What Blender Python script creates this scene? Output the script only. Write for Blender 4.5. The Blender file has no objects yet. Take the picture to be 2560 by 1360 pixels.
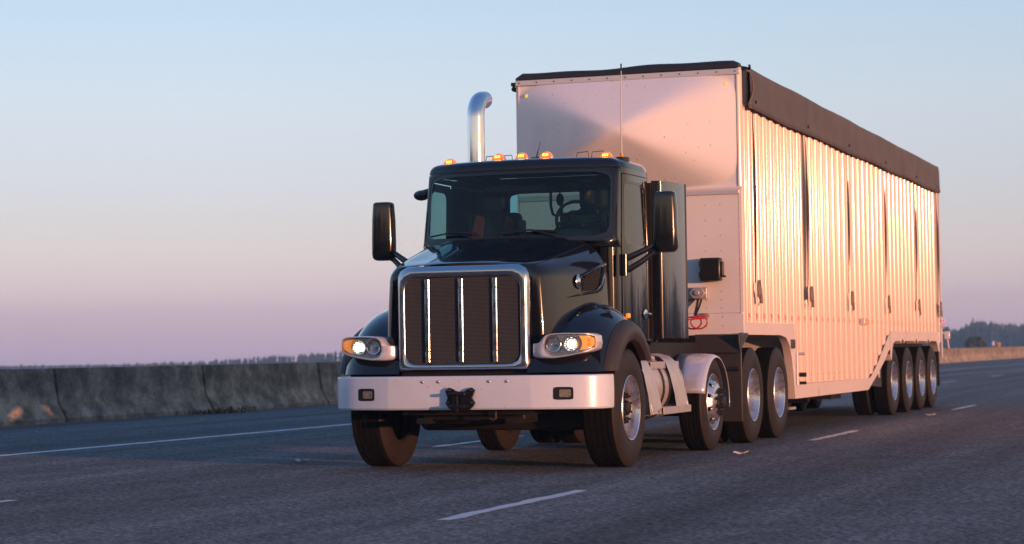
import bpy, bmesh, math, random
from mathutils import Vector, Matrix
import numpy as np
random.seed(7)
sc = bpy.context.scene
COL = sc.collection
R = math.radians

# ------------------------------------------------------------------ camera, sky, sun, exposure
cam_d = bpy.data.cameras.new('camera')
cam = bpy.data.objects.new('camera', cam_d)
COL.objects.link(cam)
_r = Vector((0.94478859, 0.32734702, -0.01478028)); _u = Vector((0.02596386, -0.02982044, 0.999218)); _f = Vector((-0.32665028, 0.94443352, 0.03667321))
cam.matrix_world = Matrix(((_r.x, _u.x, -_f.x, 6.7137), (_r.y, _u.y, -_f.y, -18.9722), (_r.z, _u.z, -_f.z, 1.0445), (0, 0, 0, 1)))
cam_d.lens = 76.9; cam_d.sensor_width = 36.0
cam_d.clip_start = 0.1; cam_d.clip_end = 6000
cam_d.dof.use_dof = True; cam_d.dof.focus_distance = 19.3; cam_d.dof.aperture_fstop = 3.2
sc.camera = cam

SUN_AZ = R(63.5)       # from -Y towards +X
SUN_EL = R(3.6)
sdir = Vector((math.sin(SUN_AZ) * math.cos(SUN_EL), -math.cos(SUN_AZ) * math.cos(SUN_EL), math.sin(SUN_EL)))
sun_d = bpy.data.lights.new('sun', 'SUN'); sun_d.energy = 5.0; sun_d.angle = R(0.55); sun_d.color = (1.0, 0.415, 0.225)
sun = bpy.data.objects.new('sun', sun_d); COL.objects.link(sun)
sun.rotation_euler = sdir.to_track_quat('Z', 'Y').to_euler(); sun.location = (30, -20, 20)

world = bpy.data.worlds.new('World'); sc.world = world; world.use_nodes = True
nt = world.node_tree; N = nt.nodes; L = nt.links; N.clear()
out = N.new('ShaderNodeOutputWorld'); bg = N.new('ShaderNodeBackground'); L.new(bg.outputs[0], out.inputs[0])
tc = N.new('ShaderNodeTexCoord'); sep = N.new('ShaderNodeSeparateXYZ'); L.new(tc.outputs['Generated'], sep.inputs[0])
def s2l(r, g, b):
    f = lambda c: (c / 255 / 12.92) if c / 255 <= 0.04045 else ((c / 255 + 0.055) / 1.055) ** 2.4
    return (f(r), f(g), f(b), 1)
def ramp(stops, src, nodes, links):
    m = nodes.new('ShaderNodeMath'); m.operation = 'MAXIMUM'; m.inputs[1].default_value = 0.0
    links.new(src, m.inputs[0])
    p = nodes.new('ShaderNodeMath'); p.operation = 'POWER'; p.inputs[1].default_value = 0.5; links.new(m.outputs[0], p.inputs[0])
    r = nodes.new('ShaderNodeValToRGB'); links.new(p.outputs[0], r.inputs[0])
    cr = r.color_ramp
    while len(cr.elements) > 1: cr.elements.remove(cr.elements[-1])
    for i, (deg, c) in enumerate(stops):
        pos = math.sqrt(math.sin(R(deg)))
        e = cr.elements[0] if i == 0 else cr.elements.new(pos)
        e.position = pos; e.color = c
    return r
anti = ramp([(0, s2l(188, 162, 181)), (0.45, s2l(201, 170, 184)), (1.0, s2l(212, 182, 187)), (1.8, s2l(214, 192, 191)), (2.6, s2l(211, 198, 194)), (3.5, s2l(204, 199, 198)), (4.5, s2l(199, 201, 206)), (6.6, s2l(193, 204, 214)),
             (8.8, s2l(179, 200, 217)), (14, s2l(146, 176, 208)), (30, s2l(110, 148, 194)), (60, s2l(83, 122, 176)), (90, s2l(76, 113, 167))], sep.outputs[2], N, L)
sky = N.new('ShaderNodeTexSky'); sky.sky_type = 'NISHITA'; sky.sun_disc = False
sky.sun_elevation = SUN_EL; sky.sun_rotation = math.atan2(sdir.x, sdir.y)
sky.air_density = 1.0; sky.dust_density = 1.6; sky.ozone_density = 1.5; sky.altitude = 100
skm = N.new('ShaderNodeVectorMath'); skm.operation = 'SCALE'; skm.inputs['Scale'].default_value = 0.035; L.new(sky.outputs[0], skm.inputs[0])
dot = N.new('ShaderNodeVectorMath'); dot.operation = 'DOT_PRODUCT'; L.new(tc.outputs['Generated'], dot.inputs[0])
dot.inputs[1].default_value = Vector((sdir.x, sdir.y, 0)).normalized()
sol = ramp([(0, (.60, .36, .22, 1)), (1.5, (.72, .46, .29, 1)), (4.0, (.76, .55, .38, 1)), (8, (.70, .57, .45, 1)), (16, (.34, .36, .39, 1)), (30, (.12, .20, .34, 1)), (60, (.075, .16, .34, 1)), (90, (.07, .16, .37, 1))], sep.outputs[2], N, L)
ss = N.new('ShaderNodeVectorMath'); ss.operation = 'SCALE'; ss.inputs['Scale'].default_value = 1.18; L.new(sol.outputs[0], ss.inputs[0])
mr = N.new('ShaderNodeMapRange'); mr.interpolation_type = 'SMOOTHSTEP'; mr.inputs[1].default_value = -0.55; mr.inputs[2].default_value = 0.25; L.new(dot.outputs['Value'], mr.inputs[0])
mix = N.new('ShaderNodeMix'); mix.data_type = 'RGBA'; L.new(mr.outputs[0], mix.inputs[0])
dk = N.new('ShaderNodeMapRange'); dk.inputs[1].default_value = -0.80; dk.inputs[2].default_value = -0.35; dk.inputs[3].default_value = 1.24; dk.inputs[4].default_value = 0.99; L.new(dot.outputs['Value'], dk.inputs[0])
am = N.new('ShaderNodeVectorMath'); am.operation = 'SCALE'; L.new(anti.outputs[0], am.inputs[0]); L.new(dk.outputs[0], am.inputs['Scale'])
L.new(am.outputs[0], mix.inputs[6]); L.new(ss.outputs[0], mix.inputs[7])
mg = N.new('ShaderNodeMapRange'); mg.interpolation_type = 'SMOOTHSTEP'; mg.inputs[1].default_value = -0.1; mg.inputs[2].default_value = 0.9; L.new(dot.outputs['Value'], mg.inputs[0])
sg = N.new('ShaderNodeVectorMath'); sg.operation = 'SCALE'; L.new(skm.outputs[0], sg.inputs[0]); L.new(mg.outputs[0], sg.inputs['Scale'])
ad = N.new('ShaderNodeVectorMath'); ad.operation = 'ADD'; L.new(mix.outputs[2], ad.inputs[0]); L.new(sg.outputs[0], ad.inputs[1])
L.new(ad.outputs[0], bg.inputs[0]); bg.inputs[1].default_value = 0.86

sc.view_settings.view_transform = 'Standard'; sc.view_settings.look = 'None'
sc.view_settings.exposure = 0.35; sc.view_settings.gamma = 1.0; sc.view_settings.use_curve_mapping = False
sc.render.engine = 'CYCLES'
sc.cycles.use_denoising = True
sc.cycles.max_bounces = 8; sc.cycles.transparent_max_bounces = 12; sc.cycles.volume_bounces = 0
sc.cycles.glossy_bounces = 5; sc.cycles.sample_clamp_indirect = 6.0
sc.cycles.caustics_reflective = False; sc.cycles.caustics_refractive = False

# ------------------------------------------------------------------ helpers
class G:
    """collects faces for one mesh"""
    def __init__(self): self.V = []; self.F = []; self.M = []; self.m = 0
    def add(self, V, F, m=None):
        o = len(self.V); self.V += [tuple(v) for v in V]
        self.F += [tuple(i + o for i in f) for f in F]; self.M += [self.m if m is None else m] * len(F)
        return self
    def box(self, x0, x1, y0, y1, z0, z1, m=None):
        V = [(x, y, z) for x in (x0, x1) for y in (y0, y1) for z in (z0, z1)]
        return self.add(V, [(0, 1, 3, 2), (4, 6, 7, 5), (0, 4, 5, 1), (2, 3, 7, 6), (0, 2, 6, 4), (1, 5, 7, 3)], m)
    def prism(self, P, axis, a, b, m=None, cap=True):
        # P: 2D polygon in the two other axes (order xyz), extruded along axis from a to b
        def mk(p, t):
            v = list(p); v.insert('xyz'.index(axis), t); return tuple(v)
        n = len(P); V = [mk(p, a) for p in P] + [mk(p, b) for p in P]
        F = [(i, (i + 1) % n, n + (i + 1) % n, n + i) for i in range(n)]
        if cap: F += [tuple(range(n - 1, -1, -1)), tuple(range(n, 2 * n))]
        return self.add(V, F, m)
    def grid(self, rows, close_u=False, close_v=False, m=None):
        nr, nc = len(rows), len(rows[0]); V = [p for r in rows for p in r]; F = []
        for i in range(nr if close_v else nr - 1):
            for j in range(nc if close_u else nc - 1):
                i2, j2 = (i + 1) % nr, (j + 1) % nc
                F.append((i * nc + j, i * nc + j2, i2 * nc + j2, i2 * nc + j))
        return self.add(V, F, m)
    def tube(self, path, r, n=10, cap=True, m=None):
        P = [Vector(p) for p in path]; rr = r if isinstance(r, (list, tuple)) else [r] * len(P)
        rows = []; up = None
        for i, p in enumerate(P):
            d = (P[min(i + 1, len(P) - 1)] - P[max(i - 1, 0)]).normalized()
            if up is None: up = Vector((0, 0, 1)) if abs(d.z) < 0.9 else Vector((1, 0, 0))
            a = d.cross(up).normalized(); b = a.cross(d).normalized(); up = b
            rows.append([tuple(p + (a * math.cos(t) + b * math.sin(t)) * rr[i]) for t in [2 * math.pi * k / n for k in range(n)]])
        o = len(self.V); self.grid(rows, close_u=True, m=m)
        if cap:
            mm = self.m if m is None else m
            self.F += [tuple(o + k for k in range(n)), tuple(o + (len(P) - 1) * n + k for k in range(n))]; self.M += [mm, mm]
        return self
    def cyl(self, a, b, r, n=16, m=None, r2=None): return self.tube([a, b], [r, r if r2 is None else r2], n, True, m)
    def lathe(self, prof, axis='x', c=(0, 0, 0), n=48, s=1, m=None, close=False):
        # prof: list of (radius, along)
        rows = []
        for rad, al in prof:
            row = []
            for k in range(n):
                t = 2 * math.pi * k / n; q = [rad * math.cos(t), rad * math.sin(t)]
                q.insert('xyz'.index(axis), al * s); row.append((q[0] + c[0], q[1] + c[1], q[2] + c[2]))
            rows.append(row)
        return self.grid(rows, close_u=True, close_v=close, m=m)
    def ball(self, c, r, n=12, m=None, sz=(1, 1, 1), half=False):
        rows = []; k = n // 2
        for i in range(k + 1):
            ph = math.pi * i / k * (0.5 if half else 1)
            rows.append([(c[0] + sz[0] * r * math.sin(ph) * math.cos(2 * math.pi * j / n), c[1] + sz[1] * r * math.sin(ph) * math.sin(2 * math.pi * j / n), c[2] + sz[2] * r * math.cos(ph)) for j in range(n)])
        return self.grid(rows, close_u=True, m=m)
    def hexa(self, c, r, h, axis, m=None):
        a = list(c); b = list(c); b['xyz'.index(axis)] += h
        return self.cyl(a, b, r, 6, m)
    def fill(self, loop, m=None): return self.add(loop, [tuple(range(len(loop)))], m)
    def mirror(self):
        self.V = [(-x, y, z) for x, y, z in self.V]; return self

WL = {}
def mesh_of(name, g, mats, smooth=30, fix=True):
    me = bpy.data.meshes.new(name); me.from_pydata([tuple(v) for v in g.V], [], g.F)
    if not isinstance(mats, (list, tuple)): mats = [mats]
    for m in mats: me.materials.append(m)
    if len(mats) > 1: me.polygons.foreach_set('material_index', g.M)
    if fix:
        bm = bmesh.new(); bm.from_mesh(me)
        bmesh.ops.remove_doubles(bm, verts=bm.verts, dist=2e-4)
        bmesh.ops.recalc_face_normals(bm, faces=bm.faces); bm.to_mesh(me); bm.free()
    if smooth:
        me.polygons.foreach_set('use_smooth', [True] * len(me.polygons))
        me.set_sharp_from_angle(angle=R(smooth))
    me.update()
    return me
def put(name, me, parent=None, at=None, world=None, bevel=0, label=None):
    """link a mesh; its vertices are in world space unless at/world say otherwise"""
    o = bpy.data.objects.new(name, me); COL.objects.link(o)
    w = Vector(at) if at is not None else Vector((0, 0, 0))
    WL[o.name] = w
    if parent is not None:
        o.parent = parent; o.location = w - WL[parent.name]
    else: o.location = w
    if bevel:
        b = o.modifiers.new('bevel', 'BEVEL'); b.width = bevel; b.segments = 2; b.limit_method = 'ANGLE'; b.angle_limit = R(40); b.harden_normals = False
    if label: o['label'] = label
    return o
def part(name, g, mats, parent=None, smooth=30, bevel=0, label=None, fix=True):
    c = None
    if g.V:
        A = np.array(g.V); lo, hi = A.min(0), A.max(0); c = Vector([float(t) for t in (lo + hi) / 2])
        g.V = [(v[0] - c.x, v[1] - c.y, v[2] - c.z) for v in g.V]
    return put(name, mesh_of(name, g, mats, smooth, fix), parent, at=c, bevel=bevel, label=label)
def thing(name, label, cat, loc=(0, 0, 0), group=None):
    o = bpy.data.objects.new(name, None); COL.objects.link(o); o.location = loc; WL[o.name] = Vector(loc)
    o['label'] = label; o['category'] = cat
    if group: o['group'] = group
    return o
def tag(o, label, cat, group=None):
    o['label'] = label; o['category'] = cat
    if group: o['group'] = group
    return o
def lerp(a, b, t): return a + (b - a) * t
def interp(x, tab):
    if x <= tab[0][0]: return tab[0][1]
    for (a, b), (c, d) in zip(tab, tab[1:]):
        if x <= c: return b + (d - b) * (x - a) / (c - a)
    return tab[-1][1]
def sm(t): t = max(0, min(1, t)); return t * t * (3 - 2 * t)
def rrloop(a0, a1, b0, b1, r=0, n=10, ra=None, rb=None, low=1.0):
    """rounded rectangle, 4 sides of n points each, side k running corner-middle to corner-middle"""
    ra = ra if ra is not None else r; rb = rb if rb is not None else r
    cs = [(a1, b0), (a1, b1), (a0, b1), (a0, b0)]; RA = [ra * low, ra, ra, ra * low]; RB = [rb * low, rb, rb, rb * low]; cen = [(a1 - RA[0], b0 + RB[0]), (a1 - ra, b1 - rb), (a0 + ra, b1 - rb), (a0 + RA[3], b0 + RB[3])]
    ang = [-90, 0, 90, 180]; L_ = []
    for k in range(4):
        p = []
        for t in range(5): th = R(ang[k] + 45 + 45 * t / 4); p.append((cen[k][0] + RA[k] * math.cos(th), cen[k][1] + RB[k] * math.sin(th)))
        k2 = (k + 1) % 4
        for t in range(5): th = R(ang[k2] + 45 * t / 4); p.append((cen[k2][0] + RA[k2] * math.cos(th), cen[k2][1] + RB[k2] * math.sin(th)))
        d = [0]
        for q, w in zip(p, p[1:]): d.append(d[-1] + math.hypot(q[0] - w[0], q[1] - w[1]))
        for i in range(n):
            s = d[-1] * i / n; j = max(x for x in range(len(d)) if d[x] <= s + 1e-12); j = min(j, len(p) - 2)
            seg = d[j + 1] - d[j]; t = 0 if seg < 1e-9 else (s - d[j]) / seg
            L_.append((lerp(p[j][0], p[j + 1][0], t), lerp(p[j][1], p[j + 1][1], t)))
    return L_
def ring_patch(g, S, outer, inner, nr=4, m=None):
    g.grid([[S(lerp(o[0], i[0], k / nr), lerp(o[1], i[1], k / nr)) for o, i in zip(outer, inner)] for k in range(nr + 1)], close_u=True, m=m)
def fill_patch(g, S, loop, nr=5, m=None):
    ca = sum(p[0] for p in loop) / len(loop); cb = sum(p[1] for p in loop) / len(loop)
    g.grid([[S(lerp(p[0], ca, k / nr), lerp(p[1], cb, k / nr)) for p in loop] for k in range(nr + 1)], close_u=True, m=m)

# ------------------------------------------------------------------ materials
def mat(name, base, rough=0.5, metal=0.0, coat=0.0, var=0.0, vscale=4.0, bump=0.0, bscale=40.0, emis=None, es=0.0, spec=None, rvar=0.0, dirt=None, coords='Object'):
    m = bpy.data.materials.new(name); m.use_nodes = True; t = m.node_tree; n = t.nodes; l = t.links
    b = n['Principled BSDF']; b.inputs['Base Color'].default_value = (*base, 1); b.inputs['Roughness'].default_value = rough
    b.inputs['Metallic'].default_value = metal; b.inputs['Coat Weight'].default_value = coat; b.inputs['Coat Roughness'].default_value = 0.03
    if spec is not None: b.inputs['Specular IOR Level'].default_value = spec
    if emis: b.inputs['Emission Color'].default_value = (*emis, 1); b.inputs['Emission Strength'].default_value = es
    if var or bump or rvar or dirt:
        c = n.new('ShaderNodeTexCoord'); geo = n.new('ShaderNodeNewGeometry')
        vec = c.outputs['Object'] if coords == 'Object' else geo.outputs['Position']
    col = None
    if var:
        z = n.new('ShaderNodeTexNoise'); z.inputs['Scale'].default_value = vscale; z.inputs['Detail'].default_value = 6; z.inputs['Roughness'].default_value = 0.65; l.new(vec, z.inputs['Vector'])
        mp = n.new('ShaderNodeMapRange'); mp.inputs[1].default_value = 0.25; mp.inputs[2].default_value = 0.75; mp.inputs[3].default_value = 1 - var; mp.inputs[4].default_value = 1 + var; l.new(z.outputs['Fac'], mp.inputs[0])
        v = n.new('ShaderNodeVectorMath'); v.operation = 'SCALE'; v.inputs[0].default_value = base; l.new(mp.outputs[0], v.inputs['Scale']); col = v.outputs[0]
        l.new(col, b.inputs['Base Color'])
    if dirt:   # (colour, scale, low, high): specks or smears
        z = n.new('ShaderNodeTexNoise'); z.inputs['Scale'].default_value = dirt[1]; z.inputs['Detail'].default_value = 5; z.inputs['Roughness'].default_value = 0.7; l.new(vec, z.inputs['Vector'])
        mp = n.new('ShaderNodeMapRange'); mp.inputs[1].default_value = dirt[2]; mp.inputs[2].default_value = dirt[3]; l.new(z.outputs['Fac'], mp.inputs[0])
        mx = n.new('ShaderNodeMix'); mx.data_type = 'RGBA'; l.new(mp.outputs[0], mx.inputs[0]); mx.inputs[7].default_value = (*dirt[0], 1)
        if col: l.new(col, mx.inputs[6])
        else: mx.inputs[6].default_value = (*base, 1)
        l.new(mx.outputs[2], b.inputs['Base Color'])
    if rvar:
        z = n.new('ShaderNodeTexNoise'); z.inputs['Scale'].default_value = vscale * 2.3; z.inputs['Detail'].default_value = 5; l.new(vec, z.inputs['Vector'])
        mp = n.new('ShaderNodeMapRange'); mp.inputs[1].default_value = 0.3; mp.inputs[2].default_value = 0.7; mp.inputs[3].default_value = max(0.02, rough - rvar); mp.inputs[4].default_value = rough + rvar; l.new(z.outputs['Fac'], mp.inputs[0]); l.new(mp.outputs[0], b.inputs['Roughness'])
    if bump:
        z = n.new('ShaderNodeTexNoise'); z.inputs['Scale'].default_value = bscale; z.inputs['Detail'].default_value = 4; l.new(vec, z.inputs['Vector'])
        bp = n.new('ShaderNodeBump'); bp.inputs['Strength'].default_value = bump; bp.inputs['Distance'].default_value = 0.01; l.new(z.outputs['Fac'], bp.inputs['Height']); l.new(bp.outputs[0], b.inputs['Normal'])
    return m
M = {}
M['black'] = mat('black_paint', (0.005, 0.006, 0.010), 0.13, coat=1.0, spec=0.08)
M['black'].node_tree.nodes['Principled BSDF'].inputs['Coat IOR'].default_value = 1.5
M['chrome'] = mat('chrome', (0.78, 0.79, 0.82), 0.09, 1.0, rvar=0.04, vscale=3)
M['satin'] = mat('satin_aluminium', (0.56, 0.56, 0.58), 0.2, 1.0, rvar=0.06, vscale=5)
M['alu'] = mat('polished_aluminium', (0.66, 0.66, 0.69), 0.3, 0.95, rvar=0.08, vscale=9)
M['dullalu'] = mat('dull_aluminium', (0.50, 0.48, 0.48), 0.45, 0.6, var=0.18, vscale=6, dirt=((0.05, 0.045, 0.04), 5, 0.62, 0.72))
M['bumper'] = mat('bumper_paint', (0.57, 0.66, 0.80), 0.3, 0.06, coat=0.4, var=0.04, vscale=5, dirt=((0.06, 0.055, 0.05), 45, 0.66, 0.70))
M['silver'] = mat('silver_paint', (0.56, 0.58, 0.66), 0.3, 0.35, coat=0.6, var=0.03)
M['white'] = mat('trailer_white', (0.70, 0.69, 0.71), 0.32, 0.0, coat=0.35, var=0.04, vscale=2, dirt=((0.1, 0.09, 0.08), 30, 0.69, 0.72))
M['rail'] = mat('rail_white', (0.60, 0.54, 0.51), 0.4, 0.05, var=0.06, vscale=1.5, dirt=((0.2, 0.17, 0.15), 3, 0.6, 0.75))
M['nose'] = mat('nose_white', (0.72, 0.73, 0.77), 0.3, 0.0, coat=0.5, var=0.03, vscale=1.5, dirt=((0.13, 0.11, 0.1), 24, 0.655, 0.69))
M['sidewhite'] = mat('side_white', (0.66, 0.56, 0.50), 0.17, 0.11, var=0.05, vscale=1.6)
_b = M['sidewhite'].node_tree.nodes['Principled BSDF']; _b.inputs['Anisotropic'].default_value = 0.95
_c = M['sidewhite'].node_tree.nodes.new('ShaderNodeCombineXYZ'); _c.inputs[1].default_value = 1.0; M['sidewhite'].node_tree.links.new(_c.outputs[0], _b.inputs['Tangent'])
M['vinyl'] = mat('black_vinyl', (0.072, 0.058, 0.053), 0.62, var=0.3, vscale=1.7, bump=0.25, bscale=9)
M['vinylblk'] = mat('black_vinyl_roll', (0.014, 0.014, 0.016), 0.55, bump=0.2, bscale=9)
M['plastic'] = mat('black_plastic', (0.012, 0.012, 0.013), 0.32, var=0.1)
M['gloss'] = mat('gloss_black_plastic', (0.008, 0.008, 0.009), 0.16, coat=0.5)
M['flare'] = mat('brown_black_flare', (0.026, 0.021, 0.019), 0.5, var=0.12, vscale=8)
M['dark'] = mat('dark_steel', (0.007, 0.0065, 0.006), 0.6, 0.1, var=0.3, vscale=8)
M['darkgrey'] = mat('dark_grey_panel', (0.03, 0.028, 0.03), 0.5, var=0.15)
M['rust'] = mat('oily_steel', (0.05, 0.035, 0.025), 0.55, 0.4, var=0.4, vscale=12)
M['tyre'] = mat('tyre_rubber', (0.017, 0.014, 0.013), 0.62, spec=0.3, var=0.25, vscale=10, bump=0.1, bscale=90)
M['tread'] = mat('tyre_tread', (0.006, 0.006, 0.006), 0.85, spec=0.12, var=0.3, vscale=14, bump=0.4, bscale=60)
M['lug'] = mat('lug_cover', (0.03, 0.028, 0.028), 0.4, 0.3)
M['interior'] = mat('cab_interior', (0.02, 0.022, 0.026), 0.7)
M['red'] = mat('red_hose', (0.5, 0.02, 0.03), 0.35)
M['tape'] = mat('red_reflective_tape', (0.55, 0.10, 0.06), 0.35, var=0.1, vscale=30)
M['redfab'] = mat('red_fabric', (0.25, 0.05, 0.03), 0.8)
M['skin'] = mat('skin', (0.06, 0.036, 0.026), 0.5)
M['hivis'] = mat('hi_vis', (0.12, 0.17, 0.02), 0.7)
M['greycloth'] = mat('dark_cloth', (0.02, 0.025, 0.035), 0.85)
M['amber'] = mat('amber_lens', (0.85, 0.22, 0.02), 0.15, emis=(1, 0.22, 0.015), es=0.35, coat=0.6)
M['led'] = mat('amber_led', (1, 0.5, 0.05), 0.3, emis=(1, 0.52, 0.06), es=5)
M['turn'] = mat('amber_turn_lens', (0.7, 0.25, 0.04), 0.2, emis=(1, 0.30, 0.03), es=0.45, coat=0.6)
M['redlamp'] = mat('red_lamp', (0.6, 0.02, 0.03), 0.2, emis=(1, 0.03, 0.05), es=2.5)
M['bulb'] = mat('headlight_beam', (1, 0.9, 0.8), 0.3, emis=(1, 0.80, 0.52), es=4.0)
M['bulbdim'] = mat('headlight_ring', (1, 0.9, 0.8), 0.2, emis=(1, 0.72, 0.45), es=1.2)
M['steelgrey'] = mat('weathered_clip', (0.22, 0.17, 0.14), 0.5, 0.3, var=0.3, vscale=30)
M['orangevent'] = mat('vent_mesh', (0.35, 0.2, 0.12), 0.5)
def glass(name, tint, rough=0.0, opaque=0.0, spec=1.5):
    m = bpy.data.materials.new(name); m.use_nodes = True; t = m.node_tree; n = t.nodes; l = t.links; n.clear()
    o = n.new('ShaderNodeOutputMaterial'); tr = n.new('ShaderNodeBsdfTransparent'); tr.inputs[0].default_value = (*tint, 1)
    gl = n.new('ShaderNodeBsdfGlossy'); gl.inputs['Roughness'].default_value = rough
    fr = n.new('ShaderNodeFresnel'); ge = n.new('ShaderNodeNewGeometry')
    io = n.new('ShaderNodeMapRange'); io.inputs[3].default_value = spec; io.inputs[4].default_value = 1 / spec; l.new(ge.outputs['Backfacing'], io.inputs[0]); l.new(io.outputs[0], fr.inputs[0])
    mx = n.new('ShaderNodeMixShader'); l.new(fr.outputs[0], mx.inputs[0]); l.new(tr.outputs[0], mx.inputs[1]); l.new(gl.outputs[0], mx.inputs[2]); l.new(mx.outputs[0], o.inputs[0])
    return m
M['windscreen'] = glass('windscreen_glass', (0.36, 0.60, 0.63))
M['sideglass'] = glass('side_glass', (0.45, 0.62, 0.6), spec=2.5)
M['clear'] = glass('lamp_glass', (0.92, 0.93, 0.95))

# asphalt
def asphalt():
    m = bpy.data.materials.new('asphalt'); m.use_nodes = True; t = m.node_tree; n = t.nodes; l = t.links; b = n['Principled BSDF']
    g = n.new('ShaderNodeNewGeometry')
    def noise(scale, detail, sx=1, sy=1, rough=0.6):
        mpn = n.new('ShaderNodeMapping'); mpn.inputs['Scale'].default_value = (sx, sy, 1); l.new(g.outputs['Position'], mpn.inputs[0])
        z = n.new('ShaderNodeTexNoise'); z.inputs['Scale'].default_value = scale; z.inputs['Detail'].default_value = detail; z.inputs['Roughness'].default_value = rough; l.new(mpn.outputs[0], z.inputs['Vector']); return z.outputs['Fac']
    big = noise(0.75, 4, 1, 0.03); mid = noise(3.0, 5, 1, 0.5); fine = noise(22, 5, rough=0.9); grit = noise(60, 2)
    vor = n.new('ShaderNodeTexVoronoi'); vor.inputs['Scale'].default_value = 36; l.new(g.outputs['Position'], vor.inputs['Vector']); vsep = n.new('ShaderNodeSeparateColor'); l.new(vor.outputs['Color'], vsep.inputs[0])
    def mp(src, a, b_, c, d):
        x = n.new('ShaderNodeMapRange'); x.inputs[1].default_value = a; x.inputs[2].default_value = b_; x.inputs[3].default_value = c; x.inputs[4].default_value = d; l.new(src, x.inputs[0]); return x.outputs[0]
    def mul(a, b_):
        x = n.new('ShaderNodeMath'); x.operation = 'MULTIPLY'; l.new(a, x.inputs[0]); l.new(b_, x.inputs[1]); return x.outputs[0]
    f = mul(mul(mp(big, 0.35, 0.65, 0.68, 1.3), mp(mid, 0.3, 0.7, 0.85, 1.15)), mul(mp(fine, 0.38, 0.62, 0.25, 1.8), mp(vsep.outputs[0], 0.0, 1.0, 0.6, 1.45)))
    v = n.new('ShaderNodeVectorMath'); v.operation = 'SCALE'; v.inputs[0].default_value = (0.148, 0.158, 0.167); l.new(f, v.inputs['Scale']); l.new(v.outputs[0], b.inputs['Base Color'])
    b.inputs['Roughness'].default_value = 0.85; b.inputs['Specular IOR Level'].default_value = 0.08
    bp = n.new('ShaderNodeBump'); bp.inputs['Strength'].default_value = 1.0; bp.inputs['Distance'].default_value = 0.022
    ad = n.new('ShaderNodeMath'); ad.operation = 'ADD'; l.new(fine, ad.inputs[0]); l.new(grit, ad.inputs[1]); l.new(ad.outputs[0], bp.inputs['Height']); l.new(bp.outputs[0], b.inputs['Normal'])
    return m
M['asphalt'] = asphalt()
def paintline():
    m = mat('road_paint', (0.56, 0.56, 0.57), 0.6, var=0.12, vscale=3, bump=0.6, bscale=60, coords='w')
    return m
M['line'] = paintline()
def concrete():
    m = bpy.data.materials.new('concrete'); m.use_nodes = True; t = m.node_tree; n = t.nodes; l = t.links; b = n['Principled BSDF']
    g = n.new('ShaderNodeNewGeometry')
    def noise(scale, detail, s=(1, 1, 1), rough=0.65):
        mpn = n.new('ShaderNodeMapping'); mpn.inputs['Scale'].default_value = s; l.new(g.outputs['Position'], mpn.inputs[0])
        z = n.new('ShaderNodeTexNoise'); z.inputs['Scale'].default_value = scale; z.inputs['Detail'].default_value = detail; z.inputs['Roughness'].default_value = rough; l.new(mpn.outputs[0], z.inputs['Vector']); return z.outputs['Fac']
    st = noise(2.6, 9, (1, .8, 1.0)); drip = noise(2.6, 6, (1, 1, 0.35)); fine = noise(26, 5); sx = n.new('ShaderNodeSeparateXYZ'); l.new(g.outputs['Position'], sx.inputs[0])
    def mp(src, a, b_, c, d):
        x = n.new('ShaderNodeMapRange'); x.inputs[1].default_value = a; x.inputs[2].default_value = b_; x.inputs[3].default_value = c; x.inputs[4].default_value = d; l.new(src, x.inputs[0]); return x.outputs[0]
    def mul(a, b_):
        x = n.new('ShaderNodeMath'); x.operation = 'MULTIPLY'; l.new(a, x.inputs[0]); l.new(b_, x.inputs[1]); return x.outputs[0]
    up = mp(sx.outputs[2], 0.35, 0.6, 1.0, 0.72)
    f = mul(mul(mp(st, 0.36, 0.64, 0.55, 1.25), mp(drip, 0.38, 0.62, 0.88, 1.08)), mul(mp(fine, 0.3, 0.7, 0.75, 1.25), up))
    cr = n.new('ShaderNodeMix'); cr.data_type = 'RGBA'; l.new(mp(st, 0.4, 0.62, 0, 1), cr.inputs[0]); cr.inputs[6].default_value = (0.22, 0.18, 0.13, 1); cr.inputs[7].default_value = (0.34, 0.285, 0.215, 1)
    v = n.new('ShaderNodeVectorMath'); v.operation = 'SCALE'; l.new(cr.outputs[2], v.inputs[0]); l.new(f, v.inputs['Scale']); l.new(v.outputs[0], b.inputs['Base Color'])
    b.inputs['Roughness'].default_value = 0.85
    bp = n.new('ShaderNodeBump'); bp.inputs['Strength'].default_value = 0.5; bp.inputs['Distance'].default_value = 0.02; l.new(fine, bp.inputs['Height']); l.new(bp.outputs[0], b.inputs['Normal'])
    return m
M['concrete'] = concrete()
M['ground'] = mat('field_ground', (0.05, 0.055, 0.03), 0.9, var=0.4, vscale=0.05, coords='w')
M['leafdark'] = mat('conifer_foliage', (0.028, 0.045, 0.028), 0.8, var=0.35, vscale=0.25, coords='w')
M['leaf'] = mat('bush_foliage', (0.045, 0.06, 0.025), 0.8, var=0.3, vscale=2, coords='w')
M['bark'] = mat('bark', (0.06, 0.045, 0.03), 0.9)

# ------------------------------------------------------------------ setting
def struct(o): o['kind'] = 'structure'; return o
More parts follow.
